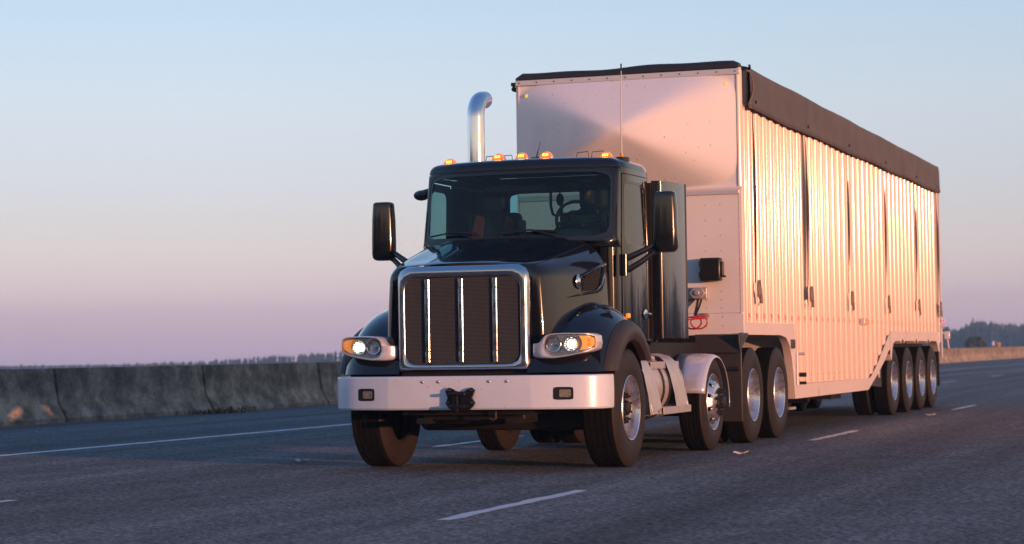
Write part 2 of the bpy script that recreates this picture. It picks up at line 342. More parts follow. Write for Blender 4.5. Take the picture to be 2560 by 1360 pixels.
# terrain: sheet to the horizon that falls away left of the embankment
def terrain_z(x, y):
    base = 0.0
    if x < -13.2: base -= 9.0 * sm((-13.2 - x) / 60.0)
    if x > 22: base -= 0.6 * sm((x - 22) / 20)
    d = math.hypot(x, y); az = math.degrees(math.atan2(-x, y))
    if y > 0 and x < -13.2: base += 0.0 * az - 5.0 * sm((az - 10) / 16) * sm((d - 150) / 400)
    return base - 0.03
xs = [-4000, -2500, -1500, -1000, -700, -500, -350, -250, -180, -130, -100, -80, -60, -45, -35, -28, -22, -17, -14.5, -13.2, -5, 6, 14, 22, 30, 45, 70, 110, 200, 350, 600, 1000, 1800, 4000]
ys = [-3000, -1500, -800, -400, -200, -100, -40, 0, 40, 80, 120, 170, 230, 300, 400, 520, 680, 900, 1200, 1700, 2500, 4500]
g = G(); g.grid([[(x, y, terrain_z(x, y)) for x in xs] for y in ys])
struct(part('ground', g, M['ground'], smooth=60))
g = G(); g.grid([[(x, y, 0.0) for x in (-13.0, 21.0)] for y in (-400, -100, -30, -10, 0, 10, 30, 60, 120, 300, 700, 1500)])
struct(part('road', g, M['asphalt'], smooth=0))
# painted markings
def strip(x, y0, y1, w=0.11, seed=0, step=0.22):
    rnd = random.Random(seed); g = G(); n = max(2, int((y1 - y0) / step)); rows = []
    for i in range(n + 1):
        y = lerp(y0, y1, i / n); j = 0.018
        e = 0.0 if 0 < i < n else 0.02
        rows.append([(x - w / 2 + e + rnd.uniform(-j, j), y, 0.004), (x + w / 2 - e + rnd.uniform(-j, j), y, 0.004)])
    g.grid(rows); return g
def marking(name, g, label):
    o = part(name, g, M['line'], smooth=0, fix=False); o['kind'] = 'structure'; o['label'] = label; return o
marking('edge_line', strip(-6.36, -40, 60, 0.17, 1), 'thin solid white edge line along the left shoulder')
marking('edge_line', strip(-6.36, 60, 900, 0.12, 2, 6), 'thin solid white edge line far ahead')
gd = G(); k = 0
for y0 in [-6.15 + 11.6 * i for i in range(-3, 30)]:
    marking('lane_dash', strip(1.80, y0, y0 + 2.9, 0.115, 10 + k), 'white lane dash right of the truck'); k += 1
for y0 in [-7.9, 3.85 - 0.0, 15.5] + [32 + 11.8 * i for i in range(20)]:
    marking('lane_dash', strip(-2.13, y0, y0 + 3.1, 0.115, 60 + k), 'white lane dash left of the truck'); k += 1
marking('edge_line', strip(9.6, -60, 400, 0.12, 5, 1.0), 'solid white edge line on the near shoulder')

# concrete barrier: one object per cast section
def barrier_mesh(Ls):
    prof = [(0.0, 0.0), (0.0, 0.075), (-0.02, 0.09), (-0.16, 0.33), (-0.235, 0.86), (-0.25, 0.89), (-0.38, 0.89), (-0.395, 0.86), (-0.47, 0.33), (-0.61, 0.09), (-0.63, 0.075), (-0.63, 0.0)]
    g = G(); n = 12; rnd = random.Random(3); rows = []
    for i in range(n + 1):
        y = -Ls / 2 + Ls * i / n
        rows.append([(p[0] + rnd.uniform(-.004, .004), y, p[1] + (rnd.uniform(-.004, .004) if p[1] > 0.01 else 0)) for p in prof])
    g.grid(rows); g.fill(rows[0]); g.fill(rows[-1])
    return mesh_of('concrete_barrier', g, M['concrete'], smooth=28)
bm_ = barrier_mesh(5.19)
joints0 = 7.35; pitch = 5.28
for i in range(-1, 62):
    y0 = joints0 + pitch * i
    o = put('concrete_barrier', bm_, None, at=(-11.98, y0 + pitch / 2, 0))
    lab = 'concrete barrier section farther along the median wall, behind and beyond the truck'
    if i == 0: lab = 'stained concrete barrier section at the left edge of the picture, left of the first joint'
    if i == 1: lab = 'stained concrete barrier section between the first and second joints from the left'
    if i == 2: lab = 'stained concrete barrier section between the second and third joints, beside the weeds'
    if i == 3: lab = 'concrete barrier section running behind the truck headlight, right of the third joint'
    if 5 < i and y0 > 104: lab = 'sunlit barrier section far down the road, right of the trailer tail'
    if i < 0: lab = 'concrete barrier section nearest the camera, just outside the left edge'
    tag(o, lab, 'barrier', 'concrete barrier sections along the road')
# right-hand roadside barrier, outside the frame but mirrored in the paint: low, far right
# litter and weeds on the road
def scrap(x, y, sz, m, label, name='litter', cat='litter', seed=1):
    rnd = random.Random(seed); g = G()
    rows = [[(x + sz * (i / 3 - .5) + rnd.uniform(-.02, .02), y + sz * .5 * (j / 3 - .5) + rnd.uniform(-.02, .02), 0.012 + (abs(i - 1.5) * .014 + rnd.uniform(0, .02))) for i in range(4)] for j in range(4)]
    g.grid(rows); o = part(name, g, m, smooth=0)
    s_ = o.modifiers.new('thick', 'SOLIDIFY'); s_.thickness = 0.004
    return tag(o, label, cat)
M['paper'] = mat('pale_litter', (0.55, 0.53, 0.5), 0.7); M['bluelit'] = mat('blue_litter', (0.2, 0.3, 0.42), 0.6)
scrap(1.80, 2.0, 0.13, M['paper'], 'crumpled pale paper scrap on the lane line beside the drive wheels', seed=3)
scrap(-2.12, 0.3, 0.13, M['paper'], 'flat pale scrap on the road left of the truck bumper', seed=5)
scrap(1.95, 13.6, 0.12, M['paper'], 'small pale scrap on the road beside the rear trailer wheels', seed=8)
scrap(-9.6, 13.0, 0.2, M['bluelit'], 'flat bluish scrap on the shoulder below the weeds', seed=9)
g = G(); rnd = random.Random(4)
for k in range(170):
    a = rnd.uniform(0, 6.28); px = -11.55 + rnd.gauss(0, .16); py = 17.35 + rnd.gauss(0, .42); h = rnd.uniform(.02, .09) * (1.6 if py > 17.5 else 1)
    dx, dy = math.cos(a) * .05, math.sin(a) * .05
    g.add([(px - dy * .25, py + dx * .25, 0.005), (px + dy * .25, py - dx * .25, 0.005), (px + dx * 1.2, py + dy * 1.2, h), (px + dx * .4 - dy * .35, py + dy * .4 + dx * .35, h * .7)], [(0, 1, 2, 3)])
tag(_w := part('weed_clump', g, mat('dry_weeds', (0.09, 0.075, 0.03), 0.9), smooth=0, fix=False), 'low brownish green weeds at the foot of the barrier joint', 'weeds'); _w['kind'] = 'stuff'

# trees
def conifer(g, x, y, z, h, rnd, r=None, n=9):
    r = r or h * rnd.uniform(.14, .2); tiers = max(7, int(h / 1.5))
    g.cyl((x, y, z), (x, y, z + h * .95), .18 + h * .008, 5, m=1, r2=.04)
    for t in range(tiers):
        f = t / tiers; zz = z + h * (.1 + .9 * f); rr = r * (1 - f) ** .8 * rnd.uniform(.8, 1.15) + .1
        for k in range(n):
            a = 6.283 * (k + rnd.random()) / n; q = rr * rnd.uniform(.55, 1.15); w = q * .38; dz = -q * rnd.uniform(.15, .45)
            ca, sa = math.cos(a), math.sin(a)
            p = Vector((x + ca * q, y + sa * q, zz + dz)); hh = h / tiers * rnd.uniform(.8, 1.5)
            g.add([(x, y, zz + hh * .6), (x + ca * q * .6 - sa * w, y + sa * q * .6 + ca * w, zz + dz * .5), tuple(p), (x + ca * q * .6 + sa * w, y + sa * q * .6 - ca * w, zz + dz * .4), (x + ca * q * .3, y + sa * q * .3, zz - hh * .5)], [(0, 1, 2), (0, 2, 3), (1, 4, 3), (1, 2, 3)], m=0)
def azpt(az, d): return (6.7 - math.sin(R(az)) * d, -19 + math.cos(R(az)) * d)
def wood(name, spec, label, seed):
    rnd = random.Random(seed); g = G()
    for it in spec(rnd):
        az, d, top = it[:3]; x, y = azpt(az, d); zb = terrain_z(x, y); h = max(3.5, top - zb)
        conifer(g, x, y, zb - .5, h, rnd, r=None if len(it) < 4 else h * rnd.uniform(.16, .30), n=7 if len(it) > 3 or d < 700 and az > 0 else 5)
    o = part(name, g, [M['leafdark'], M['bark']], smooth=0, fix=False); o['kind'] = 'stuff'; o['label'] = label; o['category'] = 'forest'; return o
def right_wood(rnd):
    L_ = []
    for k in range(620):
        az = rnd.uniform(3.0, 11.0); d = rnd.uniform(740, 900)
        prof = interp(az, [(3, .62), (5.9, .60), (6.3, .63), (6.7, .66), (7.1, .72), (7.35, .66), (7.6, .50), (7.9, .60), (8.2, .66), (9, .5), (11, .45)])
        L_.append((az, d, 1.0 + d * math.tan(R(prof * rnd.uniform(.78, 1.0))), 1))
    L_.append((7.2, 760, 1 + 760 * math.tan(R(.80)))); L_.append((6.75, 760, 1 + 760 * math.tan(R(.72)))); L_.append((7.98, 760, 1 + 760 * math.tan(R(.68))))
    return L_
wood('forest', right_wood, 'hazy blue conifer wood beyond the median right of the trailer', 11)
def left_wood(rnd):
    L_ = []
    for k in range(420):
        az = rnd.uniform(21, 35); d = rnd.uniform(700, 860)
        prof = interp(az, [(21, .20), (23.7, .13), (25.3, .085), (26.0, .02), (27, -.02), (28.6, -.06), (30, -.075), (35, -.09)])
        L_.append((az, d, 1.0 + d * math.tan(R(prof + rnd.uniform(-.05, .012) + (0.04 if rnd.random() < .05 else 0))), .25))
    return L_
wood('forest', left_wood, 'faint far conifer wood on the horizon above the left barrier', 12)
def mid_wood(rnd):
    L_ = []
    for k in range(260):
        az = rnd.uniform(10.5, 21.5); d = rnd.uniform(560, 760)
        L_.append((az, d, 1.0 + d * math.tan(R(interp(az, [(10, .4), (21.5, .13)]) * rnd.uniform(.7, 1.05)))))
    return L_
wood('forest', mid_wood, 'conifer wood hidden behind the truck and trailer', 13)
def sun_wood(rnd):
    L_ = []
    for k in range(1150):
        az = -rnd.uniform(-4, 172); d = rnd.uniform(220, 330); el = 1.75 + .35 * math.sin(az * .21) + .4 * math.sin(az * .77 + 1) + .25 * math.sin(az * 2.3)
        L_.append((az, d, d * math.tan(R(max(.7, el * rnd.uniform(.8, 1.1)))), 1))
    for k in range(160):
        az = rnd.uniform(-4, 3.2); d = rnd.uniform(480, 620); L_.append((az, d, d * math.tan(R(rnd.uniform(.45, .65)))))
    return L_
def back_wood(rnd):
    L_ = []
    for k in range(700):
        az = -rnd.uniform(128, 262); d = rnd.uniform(62, 100); el = 9.6 + 1.0 * math.sin(az * .31) + .7 * math.sin(az * .9)
        el *= sm((-az - 124) / 14)
        L_.append((az, d, d * math.tan(R(max(1.2, el * rnd.uniform(.65, 1.05)))), 1))
    return L_
wood('forest', back_wood, 'taller roadside wood behind the camera, mirrored in the chrome', 15)
wood('forest', sun_wood, 'roadside conifer wood on the driver side, mirrored in the black doors', 14)
# the dark round tree above the barrier
x, y = azpt(7.13, 290); zb = terrain_z(x, y)
t = thing('round_tree', 'small dark round-crowned tree above the far barrier, right of the trailer', 'tree', (x, y, zb))
g = G(); g.cyl((x, y, zb), (x, y, .4), .16, 7, r2=.1); part('trunk', g, M['bark'], t)
g = G(); rnd = random.Random(5)
for k in range(900):
    v = Vector((rnd.gauss(0, 1), rnd.gauss(0, 1), rnd.gauss(0, 1))).normalized() * rnd.uniform(.55, 1.0) ** .5
    c = Vector((x + v.x * 1.55, y + v.y * 1.5, .7 + v.z * 1.55 * (1 if v.z > 0 else .7))); s = rnd.uniform(.1, .24)
    a = Vector((rnd.uniform(-1, 1), rnd.uniform(-1, 1), rnd.uniform(-1, 1))).normalized() * s; b = Vector((rnd.uniform(-1, 1), rnd.uniform(-1, 1), rnd.uniform(-1, 1))).normalized() * s
    g.add([c - a, c + b, c + a, c - b], [(0, 1, 2, 3)])
part('crown', g, M['leaf'], t, smooth=0, fix=False)
# blue sign and yellow marker above the far barrier
M['signblue'] = mat('sign_blue', (0.03, 0.12, 0.35), 0.5); M['signwhite'] = mat('sign_white', (0.8, 0.8, 0.8), 0.5); M['yellow'] = mat('marker_yellow', (0.6, 0.33, 0.05), 0.6)
x, y = azpt(6.72, 250)
t = thing('road_sign', 'small blue and white sign beyond the barrier, right of the round tree', 'sign', (x, y, -.03))
g = G(); g.cyl((x, y, -.4), (x, y, 1.0), .05, 8); part('post', g, M['dark'], t)
g = G(); g.box(x - .62, x + .25, y - .06, y - .02, .9, 1.55); part('panel', g, M['signblue'], t)
g = G(); g.box(x - .02, x + .22, y - .075, y - .062, 1.0, 1.48); part('white_panel', g, M['signwhite'], t)
x, y = azpt(6.56, 200)
t = thing('marker_post', 'yellow marker standing against the far barrier beside the blue sign', 'marker', (x, y, 0))
g = G(); g.box(x - .10, x + .10, y - .08, y + .08, -.2, 1.05); part('post', g, M['yellow'], t, bevel=.02)
g = G(); g.box(x - .16, x + .16, y - .1, y + .1, 1.05, 1.28); part('head', g, M['yellow'], t, bevel=.03)

# haze: closed box of thin even air round everything
g = G(); g.box(-620, 520, -420, 1000, -20, 24)
hz = bpy.data.materials.new('haze_air'); hz.use_nodes = True; hn = hz.node_tree.nodes; hl = hz.node_tree.links; hn.clear()
ho = hn.new('ShaderNodeOutputMaterial'); pv = hn.new('ShaderNodeVolumePrincipled'); pv.inputs['Color'].default_value = (0.42, 0.70, 1.0, 1); pv.inputs['Density'].default_value = 0.00062; pv.inputs['Anisotropy'].default_value = 0.2
hl.new(pv.outputs[0], ho.inputs['Volume'])
o = part('haze', g, hz, smooth=0); o['kind'] = 'stuff'; o['label'] = 'thin bluish evening haze'

# ================================================================== TRUCK
truck = thing('semi_truck', 'black day-cab semi truck with chrome grille, amber roof lights and headlights on', 'truck', (0, 0, 0))
# ---- cab shell
PLAN = [(0, .42), (.35, .442), (.65, .492), (.84, .553), (.925, .594), (.968, .635), (.985, .74), (1.005, .86), (1.025, 1.1), (1.035, 1.45), (1.025, 1.56), (.97, 1.615), (.5, 1.625), (0, 1.63)]
PD = [0.0]
for a, b in zip(PLAN, PLAN[1:]): PD.append(PD[-1] + math.hypot(b[0] - a[0], b[1] - a[1]))
def plan(s):   # s = arc length from the front centre, signed
    q = abs(s); j = 0
    while j < len(PD) - 2 and PD[j + 1] < q: j += 1
    t = (q - PD[j]) / (PD[j + 1] - PD[j])
    # Catmull-Rom through the plan points
    P = [PLAN[max(j - 1, 0)], PLAN[j], PLAN[j + 1], PLAN[min(j + 2, len(PLAN) - 1)]]
    if j == 0: P[0] = (-PLAN[1][0], PLAN[1][1])
    def cr(a, b, c, d): return .5 * ((2 * b) + (-a + c) * t + (2 * a - 5 * b + 4 * c - d) * t * t + (-a + 3 * b - 3 * c + d) * t ** 3)
    x = cr(*[p[0] for p in P]); y = cr(*[p[1] for p in P])
    return (x if s >= 0 else -x, y)
def cabS(s, z):
    x, y = plan(s); v = (z - 2.06) / .72; fr = 1 - sm((abs(s) - .9) / .5)
    if v > 0: y += .165 * v * fr; x *= 1 - .018 * v
    return (x, y, z)
s_of = lambda i: PD[i]
sA = s_of(6); sB = s_of(10); sEnd = PD[-1]     # door seam, rear corner
# front frame with windscreen hole
WSo = rrloop(-sA + .012, sA - .012, 2.02, 2.775, n=14)
WSi = rrloop(-.96, .96, 2.085, 2.762, ra=.12, rb=.12, n=14)
g = G(); ring_patch(g, cabS, WSo, WSi, 6)
# gasket-depth lip
g.grid([[cabS(*p) for p in WSi], [tuple(Vector(cabS(*p)) + Vector((0, .025, 0))) for p in WSi]], close_u=True)
cab = part('cab_shell', g, M['black'], truck, smooth=35)
g = G(); ins = rrloop(-.957, .957, 2.088, 2.759, ra=.12, rb=.12, n=14)
sh = lambda S, d: (lambda a, b: tuple(Vector(S(a, b)) + Vector(d)))
fill_patch(g, sh(cabS, (0, .012, 0)), ins, 8); ws = part('windscreen', g, M['windscreen'], truck, smooth=60)
g = G(); a1 = rrloop(-.965, .965, 2.08, 2.767, ra=.125, rb=.125, n=14); a2 = rrloop(-.925, .925, 2.12, 2.73, ra=.11, rb=.11, n=14)
ring_patch(g, sh(cabS, (0, .004, 0)), a1, a2, 1); part('gasket', g, M['gloss'], ws)
# upper rings and roof (roof cap)
def ringz(z, k=1.0, sc_=1.0, n=96):
    row = []
    for i in range(n):
        s = -sEnd + 2 * sEnd * i / n
        x, y, _ = cabS(s, min(z, 2.78)); row.append((x * sc_, 1.12 + (y - 1.12) * sc_, z))
    return row
g = G(); g.grid([ringz(2.779), ringz(2.80, sc_=.996), ringz(2.825, sc_=.985), ringz(2.848, sc_=.962), ringz(2.864, sc_=.925), ringz(2.876, sc_=.86), ringz(2.886, sc_=.74), ringz(2.895, sc_=.5), ringz(2.899, sc_=.2), ringz(2.90, sc_=.02)], close_u=True)
roof = part('roof', g, M['black'], truck, smooth=50)
# rear wall with window
def rearS(a, b): return (a, 1.63, b)
g = G(); ring_patch(g, rearS, rrloop(-1.0, 1.0, 1.1, 2.775, n=10), rrloop(-.42, .42, 2.24, 2.62, .06, n=10), 2)
ring_patch(g, lambda a, b: (a, 1.60, b), rrloop(-1.0, 1.0, 1.1, 2.775, n=10), rrloop(-.42, .42, 2.24, 2.62, .06, n=10), 2)
part('rear_wall', g, M['black'], truck)
g = G(); fill_patch(g, lambda a, b: (a, 1.615, b), rrloop(-.43, .43, 2.23, 2.63, .06, n=10), 2); part('rear_window', g, M['windscreen'], truck)
# lower cab ring behind the hood, cowl and rear corners
for sgn in (1, -1):
    g = G(); zs = [1.10, 1.4, 1.7, 1.9, 2.012]
    ss = [sgn * s for s in np.linspace(s_of(4) - .1, sA - .012, 8)]
    g.grid([[cabS(s, z) for s in ss] for z in zs]); part('cowl_panel', g, M['black'], truck, smooth=40)
    g = G(); zs = [1.10, 1.5, 2.0, 2.3, 2.6, 2.775]
    ss = [sgn * s for s in np.linspace(sB - .03, s_of(12), 8)]
    g.grid([[cabS(s, z) for s in ss] for z in zs]); part('rear_corner_panel', g, M['black'], truck, smooth=40)
    # door header strip above the door
    g = G(); ss = [sgn * s for s in np.linspace(sA - .012, sB - .03, 10)]
    g.grid([[cabS(s, z) for s in ss] for z in (2.72, 2.75, 2.777)]); part('door_header', g, M['black'], truck, smooth=40)
    # door
    dS = (lambda q: (lambda s, z: tuple(Vector(cabS(q * s, z)) + Vector((q * .004, 0, 0)))))(sgn)
    s0, s1 = sA + .004, sB - .038
    g = G(); wo = rrloop(s0, s1, 2.00, 2.712, n=10); wi = rrloop(s0 + .07, s1 - .085, 2.04, 2.645, ra=.09, rb=.09, n=10)
    ring_patch(g, dS, wo, wi, 3)
    g.grid([[dS(s, z) for s in np.linspace(s0, s1, 12)] for z in (1.135, 1.2, 1.35, 1.55, 1.75, 1.9, 2.0)])
    g.grid([[dS(*p) for p in wi], [tuple(Vector(dS(*p)) - Vector((sgn * .03, 0, 0))) for p in wi]], close_u=True)
    door = part('door', g, M['black'], truck, smooth=40)
    g = G(); fill_patch(g, lambda s, z: tuple(Vector(dS(s, z)) - Vector((sgn * .014, 0, 0))), rrloop(s0 + .078, s1 - .118, 2.05, 2.635, ra=.085, rb=.085, n=10), 2)
    part('window_pane', g, M['sideglass'], door)
    g = G(); fS = lambda s, z: tuple(Vector(dS(s, z)) - Vector((sgn * .008, 0, 0)))
    ring_patch(g, fS, rrloop(s0 + .068, s1 - .083, 2.038, 2.647, ra=.09, rb=.09, n=10), rrloop(s0 + .080, s1 - .125, 2.056, 2.63, ra=.08, rb=.08, n=10), 1)
    part('window_seal', g, M['gloss'], door)
    g = G(); g.lathe([(.0, 0), (.045, 0), (.052, .008), (.04, .014), (0, .016)], 'x', (sgn * 1.038, 1.36, 1.39), 16, sgn); g.V = [(v[0], 1.36 + (v[1] - 1.36) * 1.9, v[2]) for v in g.V]
    g.tube([(sgn * 1.04, 1.29, 1.395), (sgn * 1.075, 1.33, 1.395), (sgn * 1.075, 1.40, 1.39), (sgn * 1.04, 1.44, 1.39)], .013, 8); part('handle', g, M['chrome'], door)
    # inner trim behind door, keeps the cab dark
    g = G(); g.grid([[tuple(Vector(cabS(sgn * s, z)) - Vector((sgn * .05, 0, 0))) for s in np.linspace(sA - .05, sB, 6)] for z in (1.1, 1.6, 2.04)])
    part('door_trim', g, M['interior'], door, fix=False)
# interior
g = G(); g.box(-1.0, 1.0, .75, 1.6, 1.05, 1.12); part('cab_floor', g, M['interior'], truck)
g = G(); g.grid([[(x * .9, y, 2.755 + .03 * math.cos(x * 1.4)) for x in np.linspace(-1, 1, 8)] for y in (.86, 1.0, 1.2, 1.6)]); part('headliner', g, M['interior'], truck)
g = G(); rows = []
for y, dz in ((.50, 0), (.62, .03), (.8, .035), (.98, .0), (1.0, -.3)):
    rows.append([(x, y + .13 * abs(x) ** 2, 2.115 + dz + (.055 * math.exp(-((x - .5) / .22) ** 2) if dz > .01 else 0)) for x in np.linspace(-.96, .96, 24)])
g.grid(rows); dash = part('dashboard', g, mat('dashboard_vinyl', (0.04, 0.05, 0.06), .6), truck, smooth=50)
for sx in (-.5, .52):
    g = G(); g.box(sx - .27, sx + .27, 1.32, 1.5, 1.7, 2.42); g.box(sx - .14, sx + .14, 1.34, 1.48, 2.42, 2.66); g.box(sx - .27, sx + .27, .95, 1.45, 1.55, 1.72)
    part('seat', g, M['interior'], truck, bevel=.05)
g = G(); c = Vector((.5, .98, 2.27)); t_ = R(28)
pts = [tuple(c + Vector((.225 * math.cos(a), .225 * math.sin(a) * math.sin(t_) * -1, .225 * math.sin(a) * math.cos(t_)))) for a in np.linspace(0, 6.283, 33)]
g.tube(pts, .016, 8, cap=False); g.tube([tuple(c + Vector((-.21, 0, 0))), tuple(c + Vector((0, .03, -.03))), tuple(c + Vector((.21, 0, 0)))], .018, 8); g.tube([tuple(c + Vector((0, .03, -.02))), tuple(c + Vector((0, -.2, -.25)))], .03, 8)
part('steering_wheel', g, M['interior'], truck)
g = G(); g.tube([(.13, 1.25, 2.62), (.13, 1.25, 2.46), (.15, 1.25, 2.38), (.2, 1.25, 2.36), (.24, 1.25, 2.40), (.245, 1.25, 2.46)], .014, 8)
g.ball((.225, 1.25, 2.52), .05, 10, sz=(.8, .5, 1.3)); g.tube([(.225, 1.25, 2.57), (.21, 1.25, 2.63)], .006, 6); part('radio_handset_cord', g, M['interior'], truck)
g = G(); g.box(-.5, .45, 1.1, 1.3, 2.60, 2.66); part('overhead_console', g, M['interior'], truck, bevel=.02)
g = G(); g.box(-.03, .05, .72, .74, 2.16, 2.30); part('dash_phone_mount', g, M['interior'], truck, bevel=.012)
g = G(); g.prism([(-.72, 2.17), (-.6, 2.17), (-.58, 2.38), (-.66, 2.4)], 'y', 1.29, 1.31); g.prism([(-.42, 2.17), (-.28, 2.17), (-.27, 2.32), (-.33, 2.39)], 'y', 1.29, 1.31)
part('red_jacket', g, M['redfab'], truck)
# driver
def skin_body(name, V, E_, rad, m, parent=None):
    me = bpy.data.meshes.new(name); me.from_pydata(V, E_, []); me.materials.append(m)
    o = bpy.data.objects.new(name, me); COL.objects.link(o); WL[o.name] = Vector((0, 0, 0))
    o.modifiers.new('skin', 'SKIN').use_smooth_shade = True
    for i, r_ in enumerate(rad): me.skin_vertices[0].data[i].radius = (r_, r_ * .85)
    me.skin_vertices[0].data[0].use_root = True
    o.modifiers.new('sub', 'SUBSURF').levels = 1
    if parent: o.parent = parent; o.location = -WL[parent.name]
    return o
drv = thing('person', 'driver in a dark cap and yellow-green vest behind the steering wheel', 'person', (.52, 1.25, 1.72))
dx = .52
V = [(dx, 1.22, 1.82), (dx, 1.24, 2.0), (dx, 1.25, 2.2), (dx, 1.24, 2.36), (dx, 1.22, 2.44), (dx, 1.19, 2.54), (dx, 1.18, 2.62),
     (dx - .19, 1.24, 2.32), (dx - .25, 1.12, 2.12), (dx - .18, 1.0, 2.28), (dx + .19, 1.24, 2.32), (dx + .25, 1.12, 2.12), (dx + .17, 1.0, 2.3),
     (dx - .1, .98, 1.8), (dx - .12, .8, 1.45), (dx + .1, .98, 1.8), (dx + .12, .8, 1.45)]
skin_body('body', V, [(0, 1), (1, 2), (2, 3), (3, 4), (4, 5), (5, 6), (3, 7), (7, 8), (8, 9), (3, 10), (10, 11), (11, 12), (0, 13), (13, 14), (0, 15), (15, 16)],
          [.16, .15, .17, .12, .055, .085, .075, .065, .05, .04, .065, .05, .04, .08, .05, .08, .05], M['greycloth'], drv)
g = G(); g.ball((dx, 1.19, 2.62), .105, 14, half=True, sz=(.95, 1.05, .9)); g.prism([(dx - .08, 1.12), (dx + .08, 1.12), (dx + .06, 1.0), (dx - .06, 1.0)], 'z', 2.612, 2.625); part('cap', g, M['greycloth'], drv)
g = G(); g.ball((dx, 1.14, 2.56), .075, 12, sz=(.85, .8, 1.15)); g.prism([(1.075, 2.55), (1.055, 2.53), (1.075, 2.52)], 'x', dx - .012, dx + .012); part('face', g, M['skin'], drv)
g = G(); g.prism([(1.1, 2.34), (1.08, 2.1), (1.12, 1.9), (1.2, 1.9), (1.2, 2.38)], 'x', dx - .2, dx + .2); g.box(dx - .29, dx - .2, 1.0, 1.12, 2.1, 2.24); part('hi_vis_vest', g, M['hivis'], drv, bevel=.03)
for q in (-1, 1):
    g = G(); hx = dx + q * .17; g.box(hx - .04, hx + .04, .975, 1.0, 2.27, 2.35)
    for k in range(4): g.tube([(hx - .03 + k * .02, .98, 2.345), (hx - .03 + k * .02, .965, 2.37), (hx - .03 + k * .02, .95, 2.352)], .009, 6)
    g.tube([(hx - q * .04, .985, 2.29), (hx - q * .06, .965, 2.32)], .010, 6); part('hand', g, M['skin'], drv)

# ---- hood
YH = [(-.935, .59), (-.885, .605), (-.878, .65), (-.865, .685), (-.84, .715), (-.75, .758), (-.6, .80), (-.35, .865), (-.1, .925), (.1, .965), (.24, .985)]
def hood_sec(y):
    w = interp(y, YH); t = (y + .935) / 1.175; zt = 1.822 + .285 * t ** .85; r = lerp(.14, .36, sm(t)); 
    pts = []
    n1, n2, n3 = 12, 9, 8
    for i in range(n1 + 1):
        x = (w - r) * i / n1; dome = .022 * sm((.34 + .28 * t - x) / .05) * sm(t * 3)
        pts.append((x, zt - .04 * (x / w) ** 2 - .022 * sm(t * 3) + dome))
    z1 = pts[-1][1]
    for i in range(1, n2 + 1):
        a = R(90 - 84 * i / n2); pts.append((w - r + r * math.cos(a), z1 - r + r * math.sin(a)))
    x1, zb0 = pts[-1]
    for i in range(1, n3 + 1):
        f = i / n3; pts.append((x1 + .03 * math.sin(f * 1.5), lerp(zb0, .98, f)))
    return pts
ysH = [-.89, -.885, -.882, -.878, -.872, -.865, -.853, -.84, -.8, -.7, -.6, -.5, -.4, -.3, -.2, -.1, 0, .08, .16, .22, .245]
g = G(); rows = []
for y in ysH:
    P = hood_sec(y); rows.append([(-x, y, z) for x, z in P[:0:-1]] + [(x, y, z) for x, z in P])
g.grid(rows); rows2 = [[(p[0] * .97, p[1] + .02, p[2] - .03) for p in rows[-1]]]
g.grid([rows[-1], rows2[0]]); hood = part('hood', g, M['black'], truck, smooth=38)
for sgn in (1, -1):   # recessed side vent with mesh and round badge
    def hx(y, z):
        w = interp(y, YH); return sgn * (w + .012)
    g = G(); P = [(-.33, 1.70), (-.05, 1.78), (.13, 1.845), (.20, 1.84), (.12, 1.62), (.05, 1.575), (-.2, 1.545), (-.45, 1.52), (-.12, 1.585), (.04, 1.60), (.105, 1.80), (-.05, 1.755)]
    top = [(hx(y, z) + sgn * .006, y, z) for y, z in [(-.36, 1.69), (-.2, 1.745), (0, 1.81), (.17, 1.85), (.19, 1.83), (.0, 1.785), (-.2, 1.72)]]
    bot = [(hx(y, z) + sgn * .004, y, z) for y, z in [(.185, 1.83), (.13, 1.66), (.09, 1.60), (.0, 1.57), (-.25, 1.545), (-.52, 1.52), (-.25, 1.565), (-.03, 1.60), (.05, 1.64), (.12, 1.8)]]
    g.fill(top); g.fill(bot); o = part('vent_trim', g, M['silver'] if False else M['black'], hood, fix=False); s_ = o.modifiers.new('t', 'SOLIDIFY'); s_.thickness = .02; s_.offset = 0; 
    g = G()
    g.fill([(hx(y, z) - sgn * .002, y, z) for y, z in [(-.19, 1.73), (.10, 1.80), (.04, 1.635), (-.03, 1.60), (-.26, 1.575), (-.22, 1.62)]]); mesh_ = part('vent_backing', g, M['dark'], hood, fix=False)
    g = G()
    for i in range(14):
        for j in range(10):
            y = -.24 + i * .025 + (.0125 if j % 2 else 0); z = 1.585 + j * .0215
            lo = interp(y, [(-.26, 1.575), (-.03, 1.60), (.04, 1.635), (.1, 1.8)]); hi = interp(y, [(-.26, 1.70), (-.19, 1.73), (.1, 1.80)])
            if lo + .008 < z < hi - .008: g.cyl((hx(y, z), y, z), (hx(y, z) + sgn * .005, y, z), .0095, 6)
    o = part('vent_mesh', g, M['darkgrey'], hood); o['kind'] = 'stuff'
    g = G(); g.lathe([(.0, .02), (.045, .018), (.062, .008), (.068, 0)], 'x', (hx(-.33, 0), -.30, 1.665), 24, sgn); part('round_badge', g, M['chrome'], hood)
for sgn in (1, -1):
    pts = []
    for y in ysH[3:-1]:
        P = hood_sec(y); k = 15; pts.append((sgn * P[k][0], y, P[k][1] + .0005))
    g = G(); g.tube(pts, .0035, 5); part('panel_seam', g, M['dark'], hood)
g = G(); P = hood_sec(.245); g.tube([(-x, .25, z - .002) for x, z in P[:0:-1]] + [(x, .25, z - .002) for x, z in P], .006, 5); part('hood_edge_seal', g, M['dark'], hood)
